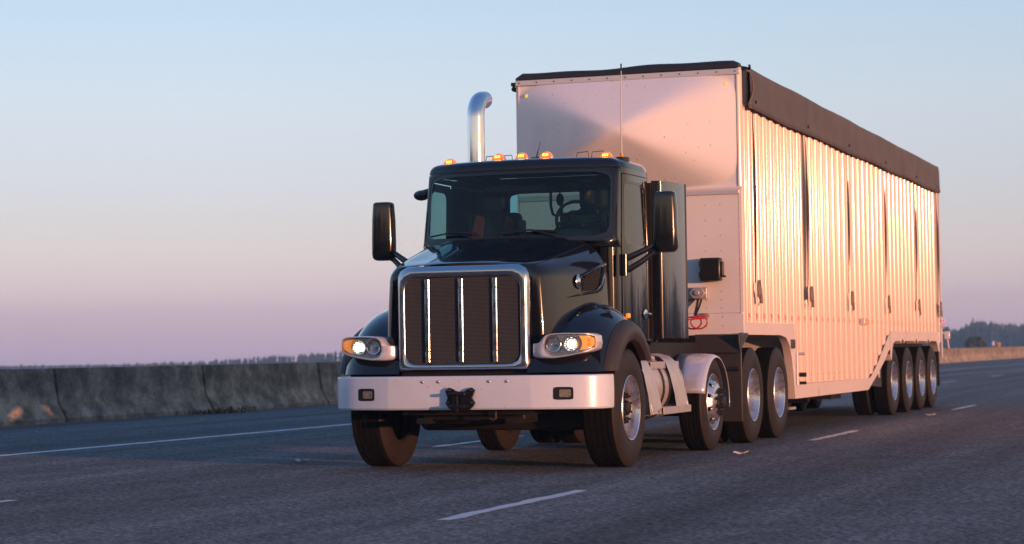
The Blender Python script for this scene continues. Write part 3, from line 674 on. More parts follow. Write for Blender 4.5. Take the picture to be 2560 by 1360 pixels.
# cowl strip between hood and glass
g = G(); g.grid([[(x, interp(abs(x), [(0, .27), (.9, .27)]), 2.075 - .03 * x * x) for x in np.linspace(-.93, .93, 16)], [(x, plan(x)[1] - .005, 2.09 - .02 * x * x) for x in np.linspace(-.93, .93, 16)]])
part('cowl_grille', g, M['plastic'], truck)
# hood base box (engine bay sides keep light out)
g = G(); g.box(-.6, .6, -.86, .5, .5, 1.6); part('engine_block', g, M['dark'], truck)
# wipers
for (x0, x1, xp, up) in ((-.86, -.34, -.50, 0), (-.10, .43, .33, .0)):
    g = G(); Y = lambda x, z: cabS(x, z)[1] - .025
    g.tube([(x0, Y(x0, 2.16), 2.160), ((x0 + x1) / 2, Y(0, 2.185) + .0 + .05 * ((x0 + x1) / 2) ** 2, 2.188), (x1, Y(x1, 2.175), 2.172)], .009, 6)
    g.tube([((x0 + x1) / 2 + .02, Y((x0 + x1) / 2, 2.18) - .01, 2.19), (xp + .08, Y(xp, 2.12), 2.135), (xp + .16, Y(xp + .1, 2.09), 2.09)], .010, 6); part('wiper', g, M['plastic'], truck)
# ---- grille
gr = G()
def gS(a, b, dy=0): return (a, -.955 + dy + .02 * (a / .6) ** 2, b)
outer = rrloop(-.622, .622, .882, 1.818, n=16, ra=.11, rb=.11, low=.04)
inner = rrloop(-.535, .535, .95, 1.712, n=16, ra=.10, rb=.10)
cen = (0, 1.35)
def shr(p, q, t): return (lerp(p[0], q[0], t), lerp(p[1], q[1], t))
loops = [[gS(*p, dy=.14) for p in outer]] + [[gS(*shr(p, q, t), dy=d) for p, q in zip(outer, inner)] for t, d in ((0, .066), (.02, .048), (.06, .032), (.30, .010), (.40, .003), (.52, 0), (.7, .001), (.86, .006), (.95, .014), (1, .03), (1, .07))]
gr.grid(loops, close_u=True); grille = part('grille_surround', gr, M['satin'], truck, smooth=50)
g = G(); fill_patch(g, lambda a, b: gS(a, b, .075), rrloop(-.56, .56, .93, 1.735, n=10), 2); part('grille_backing', g, M['dark'], grille)
# perforated mesh: one hexagonal net
NX, NZ = 62, 66; g = G(); px = 1.075 / NX; pz = .765 / NZ
for j in range(NZ):
    for i in range(NX):
        cx_ = -.5375 + (i + .25 + (.5 if j % 2 else 0)) * px; cz_ = .948 + (j + .5) * pz
        if abs(cx_) > .532: continue
        if cz_ < 1.05 and abs(cx_) > .435 and math.hypot(abs(cx_) - .435, cz_ - 1.05) > .10: continue
        O = []; I_ = []
        for k in range(6):
            a = R(60 * k + 30); O.append(gS(cx_ + math.cos(a) * px * .577, cz_ + math.sin(a) * pz * .667, .010)); I_.append(gS(cx_ + math.cos(a) * px * .40, cz_ + math.sin(a) * pz * .42, .016))
        g.add(O + I_, [(k, (k + 1) % 6, 6 + (k + 1) % 6, 6 + k) for k in range(6)])
o = part('grille_mesh', g, mat('mesh_steel', (.085, .105, .135), .5, .2), grille, smooth=0, fix=False); o['kind'] = 'stuff'
for x in (-.318, .0, .316):
    g = G(); P = [(x - .022, .03), (x - .022, -.004), (x - .019, -.008), (x + .013, -.008), (x + .022, .001), (x + .022, .03)]
    for z0, z1 in ((.965, 1.06), (1.063, 1.615), (1.618, 1.70)):
        g.prism([(a, -.955 + b + .02 * (a / .6) ** 2) for a, b in P], 'z', z0, z1)
    part('grille_bar', g, M['satin'], grille, bevel=.003)
# ---- bumper
BP = [(0, -1.045), (.35, -1.043), (.655, -1.041), (.675, -1.038), (1.0, -.972), (1.13, -.925), (1.215, -.86), (1.262, -.78), (1.28, -.68), (1.28, -.58)]
def bplan(x):
    return interp(abs(x), BP[:-1] if False else BP)
def bump_row(z, off):
    R_ = []
    half = [(x, y + off) if x < 1.1 else (x - off * .8, y + off * .5) for x, y in BP]
    return [(-x, y, z) for x, y in half[:0:-1]] + [(x, y, z) for x, y in half]
g = G(); g.grid([bump_row(.845, .12), bump_row(.846, .03), bump_row(.842, .010), bump_row(.83, 0), bump_row(.70, -.003), bump_row(.565, 0), bump_row(.550, .010), bump_row(.545, .03), bump_row(.55, .1)])
bumper = part('bumper', g, M['bumper'], truck, smooth=28)
for x in (-.335, -.185, .285, .45): 
    g = G(); g.ball((x, bplan(x) - .002, .795), .015, 10, sz=(1, .7, 1)); part('bolt', g, M['alu'], bumper)
for x in (-.28, -.12): 
    g = G(); g.box(x - .008, x + .008, bplan(x) - .004, bplan(x) + .004, .745, .76); part('screw_plate', g, M['paper'], bumper)
for x0 in (-.89, .945):
    w = .085; yy = bplan(x0); sl = (bplan(x0 + w) - bplan(x0 - w)) / (2 * w)
    fS = lambda a, b, d=0: (a, yy + sl * (a - x0) - .004 + d, b)
    g = G(); o_ = rrloop(x0 - w, x0 + w, .63, .74, .018, n=6); i_ = rrloop(x0 - w + .014, x0 + w - .014, .644, .726, .014, n=6)
    ring_patch(g, fS, o_, i_, 1); fill_patch(g, lambda a, b: fS(a, b, -.0005), i_, 1); fog = part('fog_light', g, M['plastic'], bumper, fix=False)
    g = G(); i2 = rrloop(x0 - .045 + .012, x0 + .045 + .02, .652, .718, .01, n=6); ring_patch(g, lambda a, b: fS(a, b, -.008), i2, [shr(p, (x0 + .016, .685), .2) for p in i2], 1); fill_patch(g, lambda a, b: fS(a, b, -.004), i2, 3)
    part('fog_lens', g, mat('fog_lens_%s' % ('l' if x0 < 0 else 'r'), (.35, .3, .25), .18, .6, bump=.5, bscale=60), fog, fix=False)
# tow hitch
cx = .025; g = G(); yb = -1.05
P = [(cx - .125, .685), (cx - .135, .72), (cx - .10, .745), (cx - .06, .73), (cx - .03, .71), (cx + .04, .71), (cx + .07, .73), (cx + .11, .745), (cx + .14, .72), (cx + .125, .685), (cx + .115, .655), (cx + .12, .64), (cx + .14, .61), (cx + .12, .575), (cx + .07, .54), (cx - .07, .54), (cx - .115, .575), (cx - .135, .61), (cx - .12, .64), (cx - .115, .655)]
g.prism(P, 'y', yb - .03, yb); g.box(cx - .085, cx + .07, yb - .10, yb - .03, .675, .70); g.box(cx - .085, cx + .07, yb - .10, yb - .03, .565, .59); g.cyl((cx - .012, yb - .075, .53), (cx - .012, yb - .075, .715), .014, 10)
for ax in (-.10, .105):
    for az in (.72, .61): g.ball((cx + ax, yb - .03, az), .018, 8, sz=(1, .8, 1))
hitch = part('tow_hitch', g, M['gloss'], bumper, bevel=.004)
# under-bumper
g = G(); g.cyl((-.9, -.0, .49), (.9, 0, .49), .065, 10); g.box(-.55, .55, -.12, .12, .40, .46); part('front_axle', g, M['dark'], truck)
g = G(); g.box(-.45, .5, -.72, -.35, .44, .56); g.cyl((-.3, -.6, .46), (.25, -.6, .46), .05, 10); part('radiator_guard', g, M['dark'], truck, bevel=.02)
g = G(); g.tube([(.27, -.9, .55), (.30, -.92, .52), (.30, -.92, .47), (.27, -.92, .455), (.245, -.92, .47)], .012, 8); part('tow_hook', g, M['rust'], truck)
for x in (-.42, .42):
    g = G(); g.box(x - .04, x + .04, -.80, 6.9, .60, .86); part('frame_rail', g, M['dark'], truck)
    g = G(); g.box(x - .05, x + .05, -.85, .95, .42, .47); part('leaf_spring', g, M['dark'], truck)
g = G(); g.prism([(-.64, .34), (.95, .34), (.98, .5), (.6, .8), (-.6, .8), (-.7, .42)], 'y', -.25, 1.4); part('engine_undertray', g, M['dark'], truck, bevel=.03)
g = G(); g.box(-.55, .7, 3.9, 4.1, .33, .9); part('cross_member', g, M['dark'], truck)
g = G(); g.box(-.6, .7, 1.5, 3.0, .40, .62); g.box(-.75, .75, 3.4, 6.6, .40, .9); part('chassis_gear', g, M['dark'], truck, bevel=.04)
g = G(); g.box(-.85, .88, 1.7, 4.2, .86, 1.12); part('deck_plate', g, M['dark'], truck)
for yy in (3.17, 4.93, 6.28):
    g = G(); g.cyl((-.9, yy, .5), (.9, yy, .5), .10 if yy < 4 else .14, 12); part('drive_axle', g, M['dark'], truck)
# ---- fenders
def r_fender(x): return interp(x, [(.60, 1.0), (.80, .99), (.95, .975), (1.05, .945), (1.12, .905), (1.18, .85), (1.22, .80), (1.235, .775)])
for sgn in (1, -1):
    xs_ = [.60, .7, .8, .88, .95, 1.0, 1.05, 1.09, 1.12, 1.15, 1.18, 1.205, 1.22, 1.232]
    g = G(); rows = []
    for k in range(31):
        f = k / 30; row = []
        for x in xs_:
            r = r_fender(x); a0 = math.asin(.34 / r); a1 = math.pi - math.asin(.45 / r)
            a = lerp(a0, a1, f); sq = 1 - .035 * math.exp(-((a - .75) / .35) ** 2) * 0
            yy = -r * math.cos(a) * (1.0 if a < 1.57 else .93); zz = .53 + r * math.sin(a) * .985
            row.append((sgn * x, yy, zz))
        rows.append(row)
    g.grid(rows); fender = part('fender', g, M['black'], truck, smooth=50)
    g = G(); prof = [(1.225, .795), (1.262, .785), (1.30, .755), (1.322, .70), (1.322, .64), (1.30, .61), (1.24, .605)]; rows = []
    for k in range(31):
        f = k / 30; row = []
        for x, r in prof:
            a = lerp(math.asin(min(.34 / r, 1)), math.pi - math.asin(.42 / r), f); row.append((sgn * x, -r * math.cos(a) * (1.0 if a < 1.57 else .95), .53 + r * math.sin(a)))
        rows.append(row)
    g.grid(rows); part('wheel_flare', g, M['flare'], fender, smooth=45)
    g = G(); prof = [(.62, .66), (1.22, .66)]; g.grid([[(sgn * x, -r * math.cos(a), .53 + r * math.sin(a)) for x, r in prof] for a in np.linspace(.45, 2.6, 16)]); part('inner_liner', g, M['plastic'], fender)
    g = G(); g.box(sgn * 1.165, sgn * 1.195, .22, .29, 1.34, 1.385); part('side_marker', g, M['turn'], fender, bevel=.006)
    g.V = []
    # nose panel under the headlight
    g = G(); rows = [[(sgn * x, -.84 + .14 * ((x - .63) / .6) ** 2.5, z) for x in np.linspace(.63, 1.2, 8)] for z in (.87, .95, 1.05)]; g.grid(rows); part('lower_nose_panel', g, M['black'], fender, smooth=40)
    # mudguard stay
    # ---- headlight
    def yf(x): return interp(x, [(.60, -.90), (.68, -.925), (.75, -.955), (.88, -.95), (1.0, -.925), (1.1, -.895), (1.17, -.85), (1.21, -.80), (1.225, -.77)])
    O = [(.635, 1.00), (.635, 1.115), (.70, 1.12), (.735, 1.15), (.77, 1.19), (.83, 1.205), (.95, 1.208), (1.08, 1.205), (1.17, 1.203), (1.207, 1.182), (1.213, 1.12), (1.207, 1.07), (1.17, 1.042), (1.08, 1.025), (.95, 1.00), (.85, .985), (.75, .985), (.68, .99)]
    Ln = [(.762, 1.06), (.762, 1.11), (.775, 1.155), (.80, 1.182), (.85, 1.192), (.92, 1.195), (1.0, 1.195), (1.08, 1.193), (1.15, 1.188), (1.187, 1.172), (1.195, 1.12), (1.187, 1.082), (1.15, 1.06), (1.08, 1.038), (1.0, 1.02), (.92, 1.008), (.85, 1.004), (.79, 1.018)]
    cc = (.98, 1.1)
    # order both loops by angle around the lens centre and resample
    def resamp(P, n=48):
        out_ = []
        for k in range(n):
            a = 2 * math.pi * k / n; best = None; d = (math.cos(a), math.sin(a) * .35); 
            for (x0, z0), (x1, z1) in zip(P, P[1:] + P[:1]):
                ex, ez = x1 - x0, z1 - z0; den = d[0] * ez - d[1] * ex
                if abs(den) < 1e-9: continue
                t = ((x0 - cc[0]) * ez - (z0 - cc[1]) * ex) / den; u = ((x0 - cc[0]) * d[1] - (z0 - cc[1]) * d[0]) / den
                if t > 0 and -1e-6 <= u <= 1 + 1e-6 and (best is None or t > best): best = t
            out_.append((cc[0] + d[0] * best, cc[1] + d[1] * best))
        return out_
    Or, Lr = resamp(O), resamp(Ln)
    def hs(p, d): return (sgn * p[0], yf(p[0]) + d, p[1])
    g = G(); g.grid([[(sgn * p[0], max(yf(p[0]) + .12, -.72), p[1]) for p in Or], [hs(p, .03) for p in Or], [hs(shr(p, q, .12), .008) for p, q in zip(Or, Lr)], [hs(shr(p, q, .4), -.006) for p, q in zip(Or, Lr)], [hs(shr(p, q, .85), -.006) for p, q in zip(Or, Lr)], [hs(q, .004) for q in Lr], [hs(q, .05) for q in Lr]], close_u=True)
    hl_ = part('headlight', g, M['silver'], truck, smooth=50)
    g = G(); fill_patch(g, lambda a, b: (sgn * a, yf(a) + .05, b), Lr, 6); 
    for zz in np.linspace(1.035, 1.175, 9): g.box(sgn * .85, sgn * 1.05, yf(.95) + .035, yf(.95) + .045, zz - .003, zz + .003)
    part('reflector_bowl', g, M['alu'], hl_, smooth=40)
    for cxl, rr in ((.845, .066), (.995, .066)):
        y0 = yf(cxl); g = G(); g.lathe([(rr + .004, 0), (rr, -.014), (rr - .008, -.010), (rr * .8, .02), (rr * .3, .045), (0, .05)], 'y', (sgn * cxl, y0 + .03, 1.108), 24); part('lamp_reflector', g, M['chrome'], hl_, smooth=50)
    g = G(); g.ball((sgn * .995, yf(.995) + .03, 1.108), .040, 20, sz=(1, .55, 1)); part('bulb', g, M['bulb'], hl_)
    g = G(); g.ball((sgn * .845, yf(.845) + .035, 1.108), .020, 12, sz=(1.3, .9, .8)); part('bulb', g, M['chrome'], hl_)
    g = G(); TL = [(1.065, 1.055), (1.085, 1.08), (1.09, 1.108), (1.085, 1.14), (1.065, 1.178), (1.15, 1.172), (1.185, 1.158), (1.192, 1.12), (1.185, 1.095), (1.145, 1.078), (1.1, 1.062)]
    g.grid([[(sgn * a, yf(a) + .02, b) for a, b in TL], [(sgn * a, yf(a) + .04, b) for a, b in TL]], close_u=True); g.fill([(sgn * a, yf(a) + .02, b) for a, b in TL])
    g.ball((sgn * 1.15, yf(1.15) + .015, 1.142), .016, 8); g.ball((sgn * 1.15, yf(1.15) + .015, 1.105), .016, 8); part('turn_signal', g, M['turn'], hl_)
    g = G(); fill_patch(g, lambda a, b: (sgn * a, yf(a) - .001, b), Lr, 8); part('lens_cover', g, M['clear'], hl_, smooth=60)
# ---- roof lights
for x, y in ((-.793, .95), (-.238, .80), (-.0, .80), (.246, .80), (.795, .95)):
    zb = 2.868 if abs(x) > .5 else 2.882
    g = G(); rows = []
    for i in range(9):
        f = i / 8; w = .058 * (1 - .72 * f ** 1.5); hh = .062 * math.sqrt(max(0.0, 1 - ((f - .26) / (.76 if f > .26 else .42)) ** 2))
        yy = y - .045 + .21 * f; rows.append([(x + w * math.cos(a), yy, zb + .012 + max(.003, hh) * math.sin(a)) for a in np.linspace(0, math.pi, 9)])
    base = G(); base.prism([(x - .058, y - .055), (x + .058, y - .055), (x + .056, y + .03), (x + .012, y + .175), (x - .012, y + .175), (x - .056, y + .03)], 'z', zb - .012, zb + .016)
    base.grid(rows[3:]); lamp = part('marker_light', base, M['chrome'], roof, bevel=.004)
    # lens cap at the front half
    g = G(); rows_ = rows[:4]; g.grid(rows_); fr_ = [(x + (p[0] - x) * .97, p[1] - .004, p[2] - .001) for p in rows_[0]]; g.fill(fr_); g.grid([rows_[0], fr_]); 
    lz = part('marker_lens', g, M['amber'], roof, smooth=45)
    g = G()
    for k in range(4):
        for jz in (0, 1): g.box(x - .028 + k * .015 + jz * .004, x - .021 + k * .015 + jz * .004, y - .0535, y - .0525, zb + .026 + jz * .012, zb + .035 + jz * .012)
    part('led_cluster', g, M['led'], roof, smooth=0)
# roof bracket wires, antennas
for x0, n_ in ((.50, 2), (-.42, 2)):
    g = G(); yb = .92; zb = 2.885
    for k in range(n_):
        a = x0 + k * .15 - .0; g.tube([(a, yb, zb), (a + .01, yb, zb + .055), (a + .12, yb, zb + .06), (a + .125, yb, zb + .005)], .004, 6)
        g.ball((a, yb, zb), .013, 6)
    part('light_bracket', g, M['dark'], roof)
ant = []
g = G(); g.tube([(.905, 1.08, 2.90), (.905, 1.08, 3.4), (.91, 1.09, 3.72)], [.008, .006, .004], 8); g2 = g
g.cyl((.91, 1.09, 3.72), (.91, 1.09, 3.79), .008, 8, m=1); g.prism([(.85, 1.06), (.875, 1.0), (.935, 1.0), (.965, 1.06), (.965, 1.14), (.86, 1.14)], 'z', 2.83, 2.89, m=1); g.cyl((.905, 1.08, 2.895), (.905, 1.08, 2.93), .016, 8, m=2)
part('whip_antenna', g, [M['paper'], M['plastic'], M['yellow']], roof)
g = G(); g.cyl((.045, 1.08, 2.92), (.085, 1.10, 3.08), .009, 8, r2=.004); g.prism([(.01, 1.03), (.09, 1.03), (.09, 1.13), (.01, 1.13)], 'z', 2.885, 2.925); part('short_antenna', g, M['plastic'], roof, bevel=.004)
# ---- exhaust
g = G(); px_, py_ = -.945, 2.1; path = [(px_, py_, 1.0), (px_, py_, 2.0), (px_, py_, 3.0), (px_, py_, 3.46)]
for k in range(1, 10):
    a = R(90 * k / 9 * .86); path.append((px_ + .0, py_ + .20 * (1 - math.cos(a)), 3.46 + .20 * math.sin(a)))
path.append((px_, py_ + .27, 3.672))
g.tube(path, .09, 28, cap=False); g.tube(path[::-1], .084, 28, cap=False); part('exhaust_stack', g, M['chrome'], truck, smooth=60, fix=False)
# ---- side fairings behind the cab
for sgn in (1, -1):
    P = [(1.05, 1.655), (1.10, 1.662), (1.125, 1.685), (1.132, 1.75), (1.142, 1.9), (1.15, 2.25), (1.15, 2.46), (1.148, 2.515)]
    g = G(); g.grid([[(sgn * x, y, z - .00 + (.0 if z < 2 else .025 * (y - 1.66))) for x, y in P] for z in (1.16, 1.5, 2.0, 2.5, 2.70)])
    g.grid([[(sgn * (x - .02), y, z + (.0 if z < 2 else .025 * (y - 1.66))) for x, y in P] for z in (1.16, 1.5, 2.0, 2.5, 2.70)])
    gg = G(); gg.box(sgn * .88, sgn * 1.03, 1.635, 1.70, 1.16, 2.68); part('dark_gap_filler', gg, M['dark'], truck)  # added dark filler sheet, makes the gap behind the cab read as black shade
    sf = part('side_fairing', g, M['black'], truck, smooth=40, fix=False)
    g = G(); g.box(sgn * 1.02, sgn * 1.155, 2.516, 2.545, 1.16, 2.722); part('edge_strip', g, M['darkgrey'], sf, bevel=.006)
# airlines behind the cab
for k, c_ in enumerate((M['plastic'], M['rust'], M['plastic'])):
    g = G(); pts = [(.2 + .15 * k + .035 * math.cos(a), 2.2 + a * .032, 1.05 + .05 * k + .035 * math.sin(a)) for a in np.linspace(0, 44, 160)]; g.tube(pts, .007, 5); part('coiled_airline', g, c_, truck)
# ---- mirrors
for sgn in (1, -1):
    g = G(); rows = []
    for z, k in ((1.955, .60), (1.965, .82), (1.985, .94), (2.02, .99), (2.15, 1.0), (2.35, .965), (2.46, .94), (2.50, .91), (2.515, .85), (2.522, .70)):
        row = []
        for i in range(28):
            a = 2 * math.pi * i / 28; ca, sa = math.cos(a), math.sin(a); e = .55
            xx = .115 * abs(ca) ** e * (1 if ca >= 0 else -1) * k; yy = .085 * abs(sa) ** (e * 1.2) * (1 if sa >= 0 else -1) * k
            row.append((sgn * (1.418 + xx * (1.0 if z < 2.4 else .95)), .74 + yy, z))
        rows.append(row)
    g.grid(rows, close_u=True); g.fill(rows[0]); g.fill(rows[-1])
    mir = part('mirror', g, M['gloss'], truck, smooth=50)
    g = G(); g.tube([(sgn * 1.03, .60, 1.90), (sgn * 1.10, .60, 1.91), (sgn * 1.22, .68, 1.975), (sgn * 1.35, .74, 2.05)], [.035, .032, .028, .026], 10)
    g.tube([(sgn * 1.03, .60, 1.79), (sgn * 1.10, .60, 1.80), (sgn * 1.20, .66, 1.87), (sgn * 1.30, .72, 1.95), (sgn * 1.36, .74, 1.99)], [.035, .03, .028, .026, .024], 10)
    g.tube([(sgn * 1.05, .60, 1.74), (sgn * 1.05, .60, 1.94)], .045, 10); part('mirror_arm', g, M['gloss'], mir, smooth=50)
g = G(); g.ball((-1.09, .92, 2.59), .085, 12, sz=(1, .7, .62)); g.tube([(-.98, .95, 2.64), (-1.09, .92, 2.61)], .03, 8); part('look_down_mirror', g, M['gloss'], truck)
# ---- fuel tanks with steps
for sgn in (1, -1):
    g = G(); g.lathe([(.0, .78), (.24, .79), (.30, .81), (.315, .84), (.318, 1.15), (.318, 2.1), (.315, 2.33), (.30, 2.36), (.24, 2.38), (0, 2.39)], 'y', (sgn * .84, 0, .69), 40)
    tank = part('fuel_tank', g, M['dullalu'], truck, smooth=40)
    g = G()
    for yy in (1.52, 1.75): g.lathe([(.318, yy - .02), (.332, yy - .02), (.332, yy + .02), (.318, yy + .02)], 'y', (sgn * .84, 0, .69), 40)
    part('tank_strap', g, M['lug'], tank)
    plate = [(.86, .97), (1.0, .95), (1.06, .90), (1.12, .80), (1.20, .58), (1.235, .44), (.98, .40), (.90, .6)]
    for k, yy in enumerate((.88, 2.22)):
        g = G()
        g.prism([(sgn * a, b) for a, b in plate], 'y', yy - .006, yy + .006)
        part('step_plate', g, M['dullalu'], tank, bevel=.003)
    # front cover panel seen from ahead
    g = G(); rows = [[(sgn * x, y, z) for y in (.82, lerp(1.08, 1.26, (1.05 - z) / .6))] for x, z in ((.96, 1.01), (1.06, .985), (1.12, .93), (1.16, .82), (1.20, .62), (1.22, .44))]; g.grid(rows)
    o = part('front_step_cover', g, M['dullalu'], tank, smooth=40); 
    g = G(); rows = [[(sgn * x, y, z) for y in (lerp(1.72, 1.80, (1.05 - z) / .6), lerp(2.1, 2.28, (1.05 - z) / .6))] for x, z in ((.96, 1.01), (1.06, .985), (1.12, .93), (1.16, .82), (1.20, .62), (1.22, .44))]; g.grid(rows)
    part('rear_step_cover', g, M['dullalu'], tank, smooth=40)
    for z, xx in ((.875, 1.12), (.44, 1.24)):
        g = G(); g.box(sgn * (xx - .12), sgn * (xx + .0), 1.22, 2.26, z + .05, z + .058); g.box(sgn * (xx - .006), sgn * xx, 1.22, 2.26, z - .01, z + .052); st = part('step', g, M['dullalu'], tank, bevel=.002)
    for (yy, zz, xx) in ((.92, .88, 1.09), (.92, .46, 1.2), (1.12, .46, 1.2)):
        g = G(); g.cyl((sgn * xx, yy, zz), (sgn * (xx + .02), yy, zz), .016, 8); part('bolt', g, M['lug'], tank)
    g = G(); g.tube([(sgn * .95, .95, 1.02), (sgn * 1.0, 1.15, 1.0), (sgn * 1.08, 1.42, .96)], [.03, .028, .03], 8); part('bracket_arm', g, M['dullalu'], tank)
    g = G(); g.box(sgn * 1.04, sgn * 1.10, 2.28, 2.38, .83, .90); part('tank_cap', g, M['lug'], tank, bevel=.01)
# ---- pusher fenders (silver quarter-round) and black drive fenders
for sgn in (1, -1):
    cy_, R_ = 3.17, .585; g = G(); rows = []
    for a in np.linspace(R(12), R(188), 30):
        row = []
        for x, k in ((.92, 1.0), (1.1, 1.0), (1.2, .995), (1.25, .98), (1.28, .95), (1.29, .915)):
            row.append((sgn * x, cy_ - R_ * k * math.cos(a), .50 + R_ * k * math.sin(a) * .86))
        rows.append(row)
    g.grid(rows); o = part('pusher_fender', g, mat('pusher_fender_%d' % (sgn + 1), (.62, .63, .68), .25, .45, coat=.3), truck, smooth=50); s_ = o.modifiers.new('t', 'SOLIDIFY'); s_.thickness = .008
    g = G(); g.box(sgn * .80, sgn * 1.30, 4.24, 4.27, .26, 1.06); g.prism([(4.24, 1.06), (4.27, 1.06), (4.62, 1.20), (4.58, 1.22), (4.2, 1.2)], 'x', sgn * .80, sgn * 1.30); g.box(sgn * .80, sgn * 1.30, 4.2, 4.24, 1.0, 1.20)
    df = part('drive_fender', g, M['darkgrey'], truck, bevel=.01)
    g = G(); g.cyl((sgn * .9, 4.22, .83), (sgn * 1.27, 4.22, .83), .022, 8); part('fender_bar', g, M['plastic'], df)

# ------------------------------------------------------------------ wheels
def tyre_mesh(Rt, w, s):
    k = Rt / .53
    prof = [(.285, -.03), (.30, -.008), (.34, .004), (.40, .008), (.455, .002), (.495 * 1.0, -.012)]
    prof = [(r * k if r > .3 else r, a) for r, a in prof]
    out_ = list(prof); out_.append((.516 * k, -.022))
    n = 5; t0, t1 = -.03, -(w - .03)
    out_.append((Rt - .004, t0))
    for i in range(n):
        a = lerp(t0, t1, i / n); b = lerp(t0, t1, (i + 1) / n)
        out_ += [(Rt, a - .004), (Rt, b + .008)]
        if i < n - 1: out_ += [(Rt - .013, b + .005), (Rt - .013, b - .002)]
    out_.append((Rt - .004, t1)); out_.append((.516 * k, -w + .022))
    out_ += [(r, -w - a) for r, a in prof[::-1]]
    g = G(); nn = 72; rows = []
    for idx, (rad, al) in enumerate(out_):
        row = []; tr = rad > Rt - .014 and t1 - .001 < al < t0
        for q in range(nn):
            th = 2 * math.pi * q / nn; wig = (.0035 * (1 if (q // 1) % 2 else -1)) if tr and abs(al - t0) > .006 and abs(al - t1) > .006 else 0
            row.append(((al + wig) * s, rad * math.cos(th), rad * math.sin(th)))
        rows.append(row)
    ntr0 = 7; g.grid(rows, close_u=True)
    F = G(); F.V = g.V; F.F = g.F
    F.M = [1 if (7 <= (i // nn) < len(out_) - 8) else 0 for i in range(len(g.F))]
    return mesh_of('tyre', F, [M['tyre'], M['tread']], smooth=32, fix=False)
def rim_mesh(kind, s):
    g = G(); c0 = [(.292, -.022), (.296, -.006), (.289, .001), (.280, -.004), (.272, -.03), (.266, -.06)]
    if kind == 'dish': prof = c0 + [(.256, -.10), (.250, -.155), (.235, -.185), (.20, -.20), (.17, -.205), (.165, -.195), (.11, -.19), (.10, -.10), (.08, -.075), (0, -.07)]
    elif kind == 'steer': prof = c0 + [(.262, -.10), (.255, -.165)]
    else: prof = c0 + [(.262, -.075)]
    g.lathe(prof, 'x', n=48, s=s)
    if kind != 'dish':
        if kind == 'steer': D = [(.255, -.165), (.235, -.145), (.19, -.10), (.155, -.09)]
        else: D = [(.264, -.075), (.245, -.03), (.19, .035), (.155, .045)]
        def S(th, r): 
            a = interp(r, [(p[0], p[1]) for p in D[::-1]]); return (a * s, r * math.cos(th), r * math.sin(th))
        for k in range(10):
            a0, a1 = 2 * math.pi * k / 10, 2 * math.pi * (k + 1) / 10; mid = (a0 + a1) / 2
            ring_patch(g, S, rrloop(a0, a1, D[-1][0], D[0][0], n=5), rrloop(mid - .11, mid + .11, .192, .240, ra=.109, rb=.0235, n=5), 3)
            lp = rrloop(mid - .11, mid + .11, .192, .240, ra=.109, rb=.0235, n=5)
            g.grid([[S(*p) for p in lp], [(q[0] - .02 * s, q[1], q[2]) for q in [S(*p) for p in lp]]], close_u=True)
        ax = D[-1][1]
        g.lathe([(.155, ax), (.145, ax + .004), (.10, ax + .004), (.09, ax + .01)], 'x', n=40, s=s)
        g.lathe([(.262, ax - .10), (0, ax - .11)], 'x', n=24, s=s, m=1)
    return mesh_of('rim', g, [M['alu'], M['dark']], smooth=35, fix=False), (D[-1][1] if kind != 'dish' else -.19)
def hub_mesh(s, a0, h=.06):
    g = G(); g.lathe([(.095, a0), (.09, a0 + .02), (.07, a0 + .03), (.065, a0 + h), (.05, a0 + h + .012), (0, a0 + h + .014)], 'x', n=20, s=s); return mesh_of('hub', g, M['dark'], smooth=40)
def lug_mesh(s):
    g = G(); g.cyl((0, 0, 0), (.034 * s, 0, 0), .020, 8, r2=.018); g.cyl((.034 * s, 0, 0), (.060 * s, 0, 0), .0125, 6, r2=.012); return mesh_of('lug_nut', g, M['lug'], smooth=40)
TM = {}
def wheel(parent, x, y, Rt, kind, s, w=.29, inner=False):
    k = ('t', round(Rt, 3), s, w)
    if k not in TM: TM[k] = tyre_mesh(Rt, w, s)
    if inner:
        o = put('wheel', TM[k], parent, at=(x, y, Rt), label='inner dual tyre'); return o
    kr = ('r', kind, s)
    if kr not in TM: TM[kr] = rim_mesh(kind, s)
    rm, ax = TM[kr]
    wh = put('wheel', rm, parent, at=(x, y, Rt))
    put('tyre', TM[k], wh, at=(x, y, Rt))
    kh = ('h', kind, s)
    if kh not in TM: TM[kh] = hub_mesh(s, ax, .06 if kind != 'dish' else .02)
    put('hub', TM[kh], wh, at=(x, y, Rt))
    if kind != 'dish':
        kl = ('l', s)
        if kl not in TM: TM[kl] = lug_mesh(s)
        for q in range(10):
            a = 2 * math.pi * (q + .5) / 10; put('lug_nut', TM[kl], wh, at=(x + s * ax, y + .126 * math.cos(a), Rt + .126 * math.sin(a)))
    return wh
for s in (1, -1):
    wheel(truck, s * 1.272, 0, .53, 'steer', s, .33)
    wheel(truck, s * 1.25, 3.17, .50, 'pusher', s, .27)
    for yy in (4.93, 6.28):
        wheel(truck, s * 1.275, yy, .53, 'dish', s, .27)
        wheel(truck, s * .96, yy, .53, 'dish', s, .27, inner=True)
    g = G(); g.box(s * .85, s * 1.25, 3.17 - .01, 3.17 + .01, .49, .51); 

# ================================================================== TRAILER
trailer = thing('trailer', 'tall white ribbed chip trailer with brown-black tarp flap hanging over its side', 'trailer', (0, 12, 0))
YF, YR = 4.44, 19.37; HX = 1.235
# body outline in (y, z)
body = [(YF, 1.27), (YF, 4.10), (YR, 4.10), (YR, 1.28), (14.3, 1.28), (14.05, .90), (12.9, .56), (12.3, .47), (7.2, .47), (7.06, .80), (6.98, 1.02), (6.80, 1.20), (6.55, 1.27)]
g = G(); g.prism(body, 'x', -HX, HX); core = part('trailer_body', g, M['white'], trailer)
